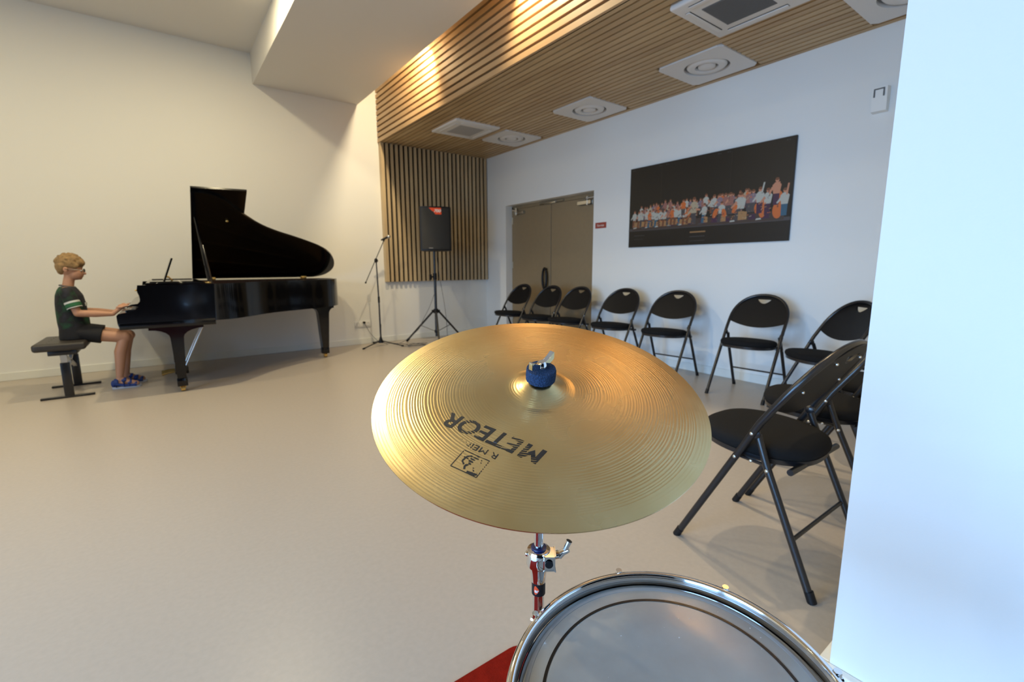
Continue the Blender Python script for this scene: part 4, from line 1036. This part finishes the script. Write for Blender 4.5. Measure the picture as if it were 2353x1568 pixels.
obj('red_label', bm, M['speakerred'], sl, smooth=0)
txt('sleeve_lettering', 'ar', .0068, M['labelwhite'], sl, None, offset=.0002, extrude=0, fn=on_sleeve, sub=.002)
cl.location.z -= .012; sl.location.z -= .012
bm = NB(); tube(bm, [(px_, py_, .83), (px_, py_, .86)], .011, 20); tube(bm, [Vector((px_, py_, .858))-e1*.013, Vector((px_, py_, .858))+e1*.013], .012, 20); obj('tilter', bm, M['chrome'], t)
obj('tilt_rod', tube(NB(), [Vector((px_, py_, .858)), L3(0, 0, .050)], .0032, 14), M['chrome'], t)
bm = NB(); lathe(bm, [(.004, .002), (.016, .002), (.0175, .005), (.0175, .017), (.016, .0195), (.004, .0195)], n=28, closed=True); bmesh.ops.transform(bm, matrix=CM, verts=bm.verts[:]); obj('lower_felt', bm, M['felt'], t)
bm = NB(); lathe(bm, [(.004, .0255), (.0172, .0252), (.0181, .0262), (.0184, .033), (.0182, .0400), (.0174, .0412), (.010, .0416), (.004, .0412)], n=44, closed=True)
rn = random.Random(5)
for v in bm.verts: v.co += Vector((rn.uniform(-1, 1), rn.uniform(-1, 1), rn.uniform(-1, 1)))*.00025
bmesh.ops.transform(bm, matrix=CM, verts=bm.verts[:]); obj('blue_felt', bm, M['bluefelt'], t, smooth=24)
# wing nut: hub and two upswept wings along image direction lower-left to upper-right
cam_right = Vector((.80, -.60, 0)); wdv = (cam_right*.80+Vector((.6, .8, 0))*.9); wd = (wdv-CN*wdv.dot(CN)).normalized(); wn = CN.cross(wd)
hub = L3(0, 0, 0)
bm = NB(); lathe(bm, [(.0, .0412), (.0066, .0412), (.0066, .0460), (.0052, .0495), (.0036, .0510), (0, .0510)], n=24); bmesh.ops.transform(bm, matrix=CM, verts=bm.verts[:])
for s in (-1, 1):
    def WP(u, h, w_): return hub+CN*(.0420+h*1.15)+wd*(s*u*1.06)+wn*w_
    prof = [(.002, .0008), (.002, .0072), (.008, .0080), (.0125, .0092), (.0160, .0128), (.0190, .0132), (.0192, .0050), (.0150, .0026), (.008, .0012)]
    prism(bm, prof, lambda u, h, d: WP(u, h, -.0030+d), .0060)
bmesh.ops.bevel(bm, geom=[e for e in bm.edges if e.calc_length() > .0042], offset=.0005, segments=1, affect='EDGES')
obj('wing_nut', bm, M['chrome'], t, smooth=30)
for a in (20, 140, 260):
    c, s = math.cos(R(a)), math.sin(R(a))
    g = obj('leg', tube(NB(), [(px_+.01*c, py_+.01*s, .36), (px_+.30*c, py_+.30*s, .025)], .006, 10), M['chrome'], t)
    obj('brace', tube(NB(), [(px_+.01*c, py_+.01*s, .14), (px_+.17*c, py_+.17*s, .17)], .005, 8), M['chrome'], t)
    bm = NB(); ball(bm, (px_+.305*c, py_+.305*s, .0228), .013, 12); obj('rubber_foot', bm, M['blackplastic'], g)
bm = NB(); tube(bm, [(px_, py_, .34), (px_, py_, .39)], .016, 16); obj('leg_collar', bm, M['chrome'], t)
# ------------------------------------------------------------ drum
DC = Vector((.382, .232, .637)); DN = Vector((-.107, -.05, .993)).normalized()
d1 = Vector((0, 1, 0)).cross(DN).normalized(); d2 = DN.cross(d1)
DM = Matrix(((d1.x, d2.x, DN.x, DC.x), (d1.y, d2.y, DN.y, DC.y), (d1.z, d2.z, DN.z, DC.z), (0, 0, 0, 1)))
t = thing('drum', 'drum with chrome hoop and grey head with a black ring at the bottom edge', 'drum', DC)
t.rotation_euler = DM.to_euler()
obj('shell', lathe(NB(), [(.166, -.145), (.166, -.018), (.160, -.016), (.160, -.147)], n=96, closed=True), M['chrome'], t, local=True)
hp = [(.1680, -.012), (.1690, .000), (.1702, .003), (.1718, .0038), (.1768, .0020), (.1782, -.0005), (.1778, -.0022), (.1745, -.0015), (.1728, -.006), (.1726, -.034), (.1710, -.035), (.1700, -.030), (.1700, -.012)]
ho = obj('hoop', lathe(NB(), hp, n=160, closed=True), M['chrome'], t, local=True, smooth=60)
obj('lower_hoop', lathe(NB(), [(r, -.160-z) for r, z in hp], n=96, closed=True), M['chrome'], t, local=True, smooth=60)
hm = mat('drum_head_film', (.40, .385, .35), .20, vary=.10, vscale=14, coat=.35, spec=.7, bump=.10, bscale=26)
hd = obj('drum_head', lathe(NB(), [(0, -.0105), (.08, -.0105), (.160, -.0105), (.165, -.0112), (.1678, -.014), (.1678, -.02), (0, -.02)], n=128), hm, t, local=True, smooth=60)
obj('black_ring', lathe(NB(), [(.1368, -.0104), (.1368, -.0100), (.1402, -.0100), (.1402, -.0104)], n=160, closed=True), M['ebony'], hd, local=True)
obj('head_collar', lathe(NB(), [(.1555, -.0104), (.1555, -.0101), (.1600, -.0101), (.1600, -.0104)], n=160, closed=True), mat('translucent_band', (.36, .35, .34), .3), hd, local=True)
bm = NB(); rn = random.Random(11)
for k in range(34):
    a = rn.uniform(0, 2*math.pi); r = .15*math.sqrt(rn.random()); s_ = rn.uniform(.0003, .0011)
    ball(bm, (r*math.cos(a), r*math.sin(a), -.0104), s_, 6, (1, rn.uniform(.4, 1), .15))
obj('head_scuffs', bm, mat('pale_scuff', (.62, .62, .62), .6), hd, local=True)
for k in range(8):
    a = R(14+45*k); c, s = math.cos(a), math.sin(a)
    bm = NB(); tube(bm, [(.1795*c, .1795*s, -.135), (.1795*c, .1795*s, -.004)], .0028, 10); tube(bm, [(.1795*c, .1795*s, -.004), (.1795*c, .1795*s, .0035)], .0042, 8)
    rd = obj('tension_rod', bm, M['chrome'], t, local=True)
    bm = NB(); tube(bm, [(.176*c, .176*s, -.105), (.176*c, .176*s, -.055)], .0085, 12); obj('lug', bm, M['chrome'], t, local=True)
    bm = NB(); tube(bm, [(.172*c, .172*s, -.0055), (.184*c, .184*s, -.0055)], .0052, 8, flat=.5); obj('hoop_ear', bm, M['chrome'], ho, local=True)
t = thing('drum_stand', 'chrome stand carrying the drum, below the edge of the photo', 'drum stand', (DC.x, DC.y, 0))
bm = NB(); tube(bm, [(DC.x, DC.y, .16), (DC.x, DC.y, .43)], .011, 14); obj('pole', bm, M['chrome'], t)
for a in (50, 170, 290):
    c, s = math.cos(R(a)), math.sin(R(a)); e = DM @ Vector((.155*c, .155*s, -.164))
    obj('basket_arm', tube(NB(), [(DC.x, DC.y, .425), e], .005, 8), M['chrome'], t)
    g = obj('leg', tube(NB(), [(DC.x+.012*c, DC.y+.012*s, .30), (DC.x+.25*c, DC.y+.25*s, .028)], .007, 8), M['chrome'], t)
    bm = NB(); ball(bm, (DC.x+.255*c, DC.y+.255*s, .0245), .0145, 10); obj('rubber_foot', bm, M['blackplastic'], g)
# ------------------------------------------------------------ red rug
out = []
x0, x1, y0, y1, r = -1.1, .735, -1.2, .938, .05
for cx, cy, a0 in ((x1-r, y1-r, 0), (x0+r, y1-r, 90), (x0+r, y0+r, 180), (x1-r, y0+r, 270)):
    for k in range(7): a = R(a0+90*k/6); out.append((cx+r*math.cos(a), cy+r*math.sin(a)))
bm = NB(); prism(bm, out, lambda u, v, d: (u, v, .0005+d), .009); rg = obj('rug', bm, M['rug'], None, smooth=0)
tag(rg, 'dark red rug under the drum and cymbal stand', 'rug', at=(-.18, -.13, 0))
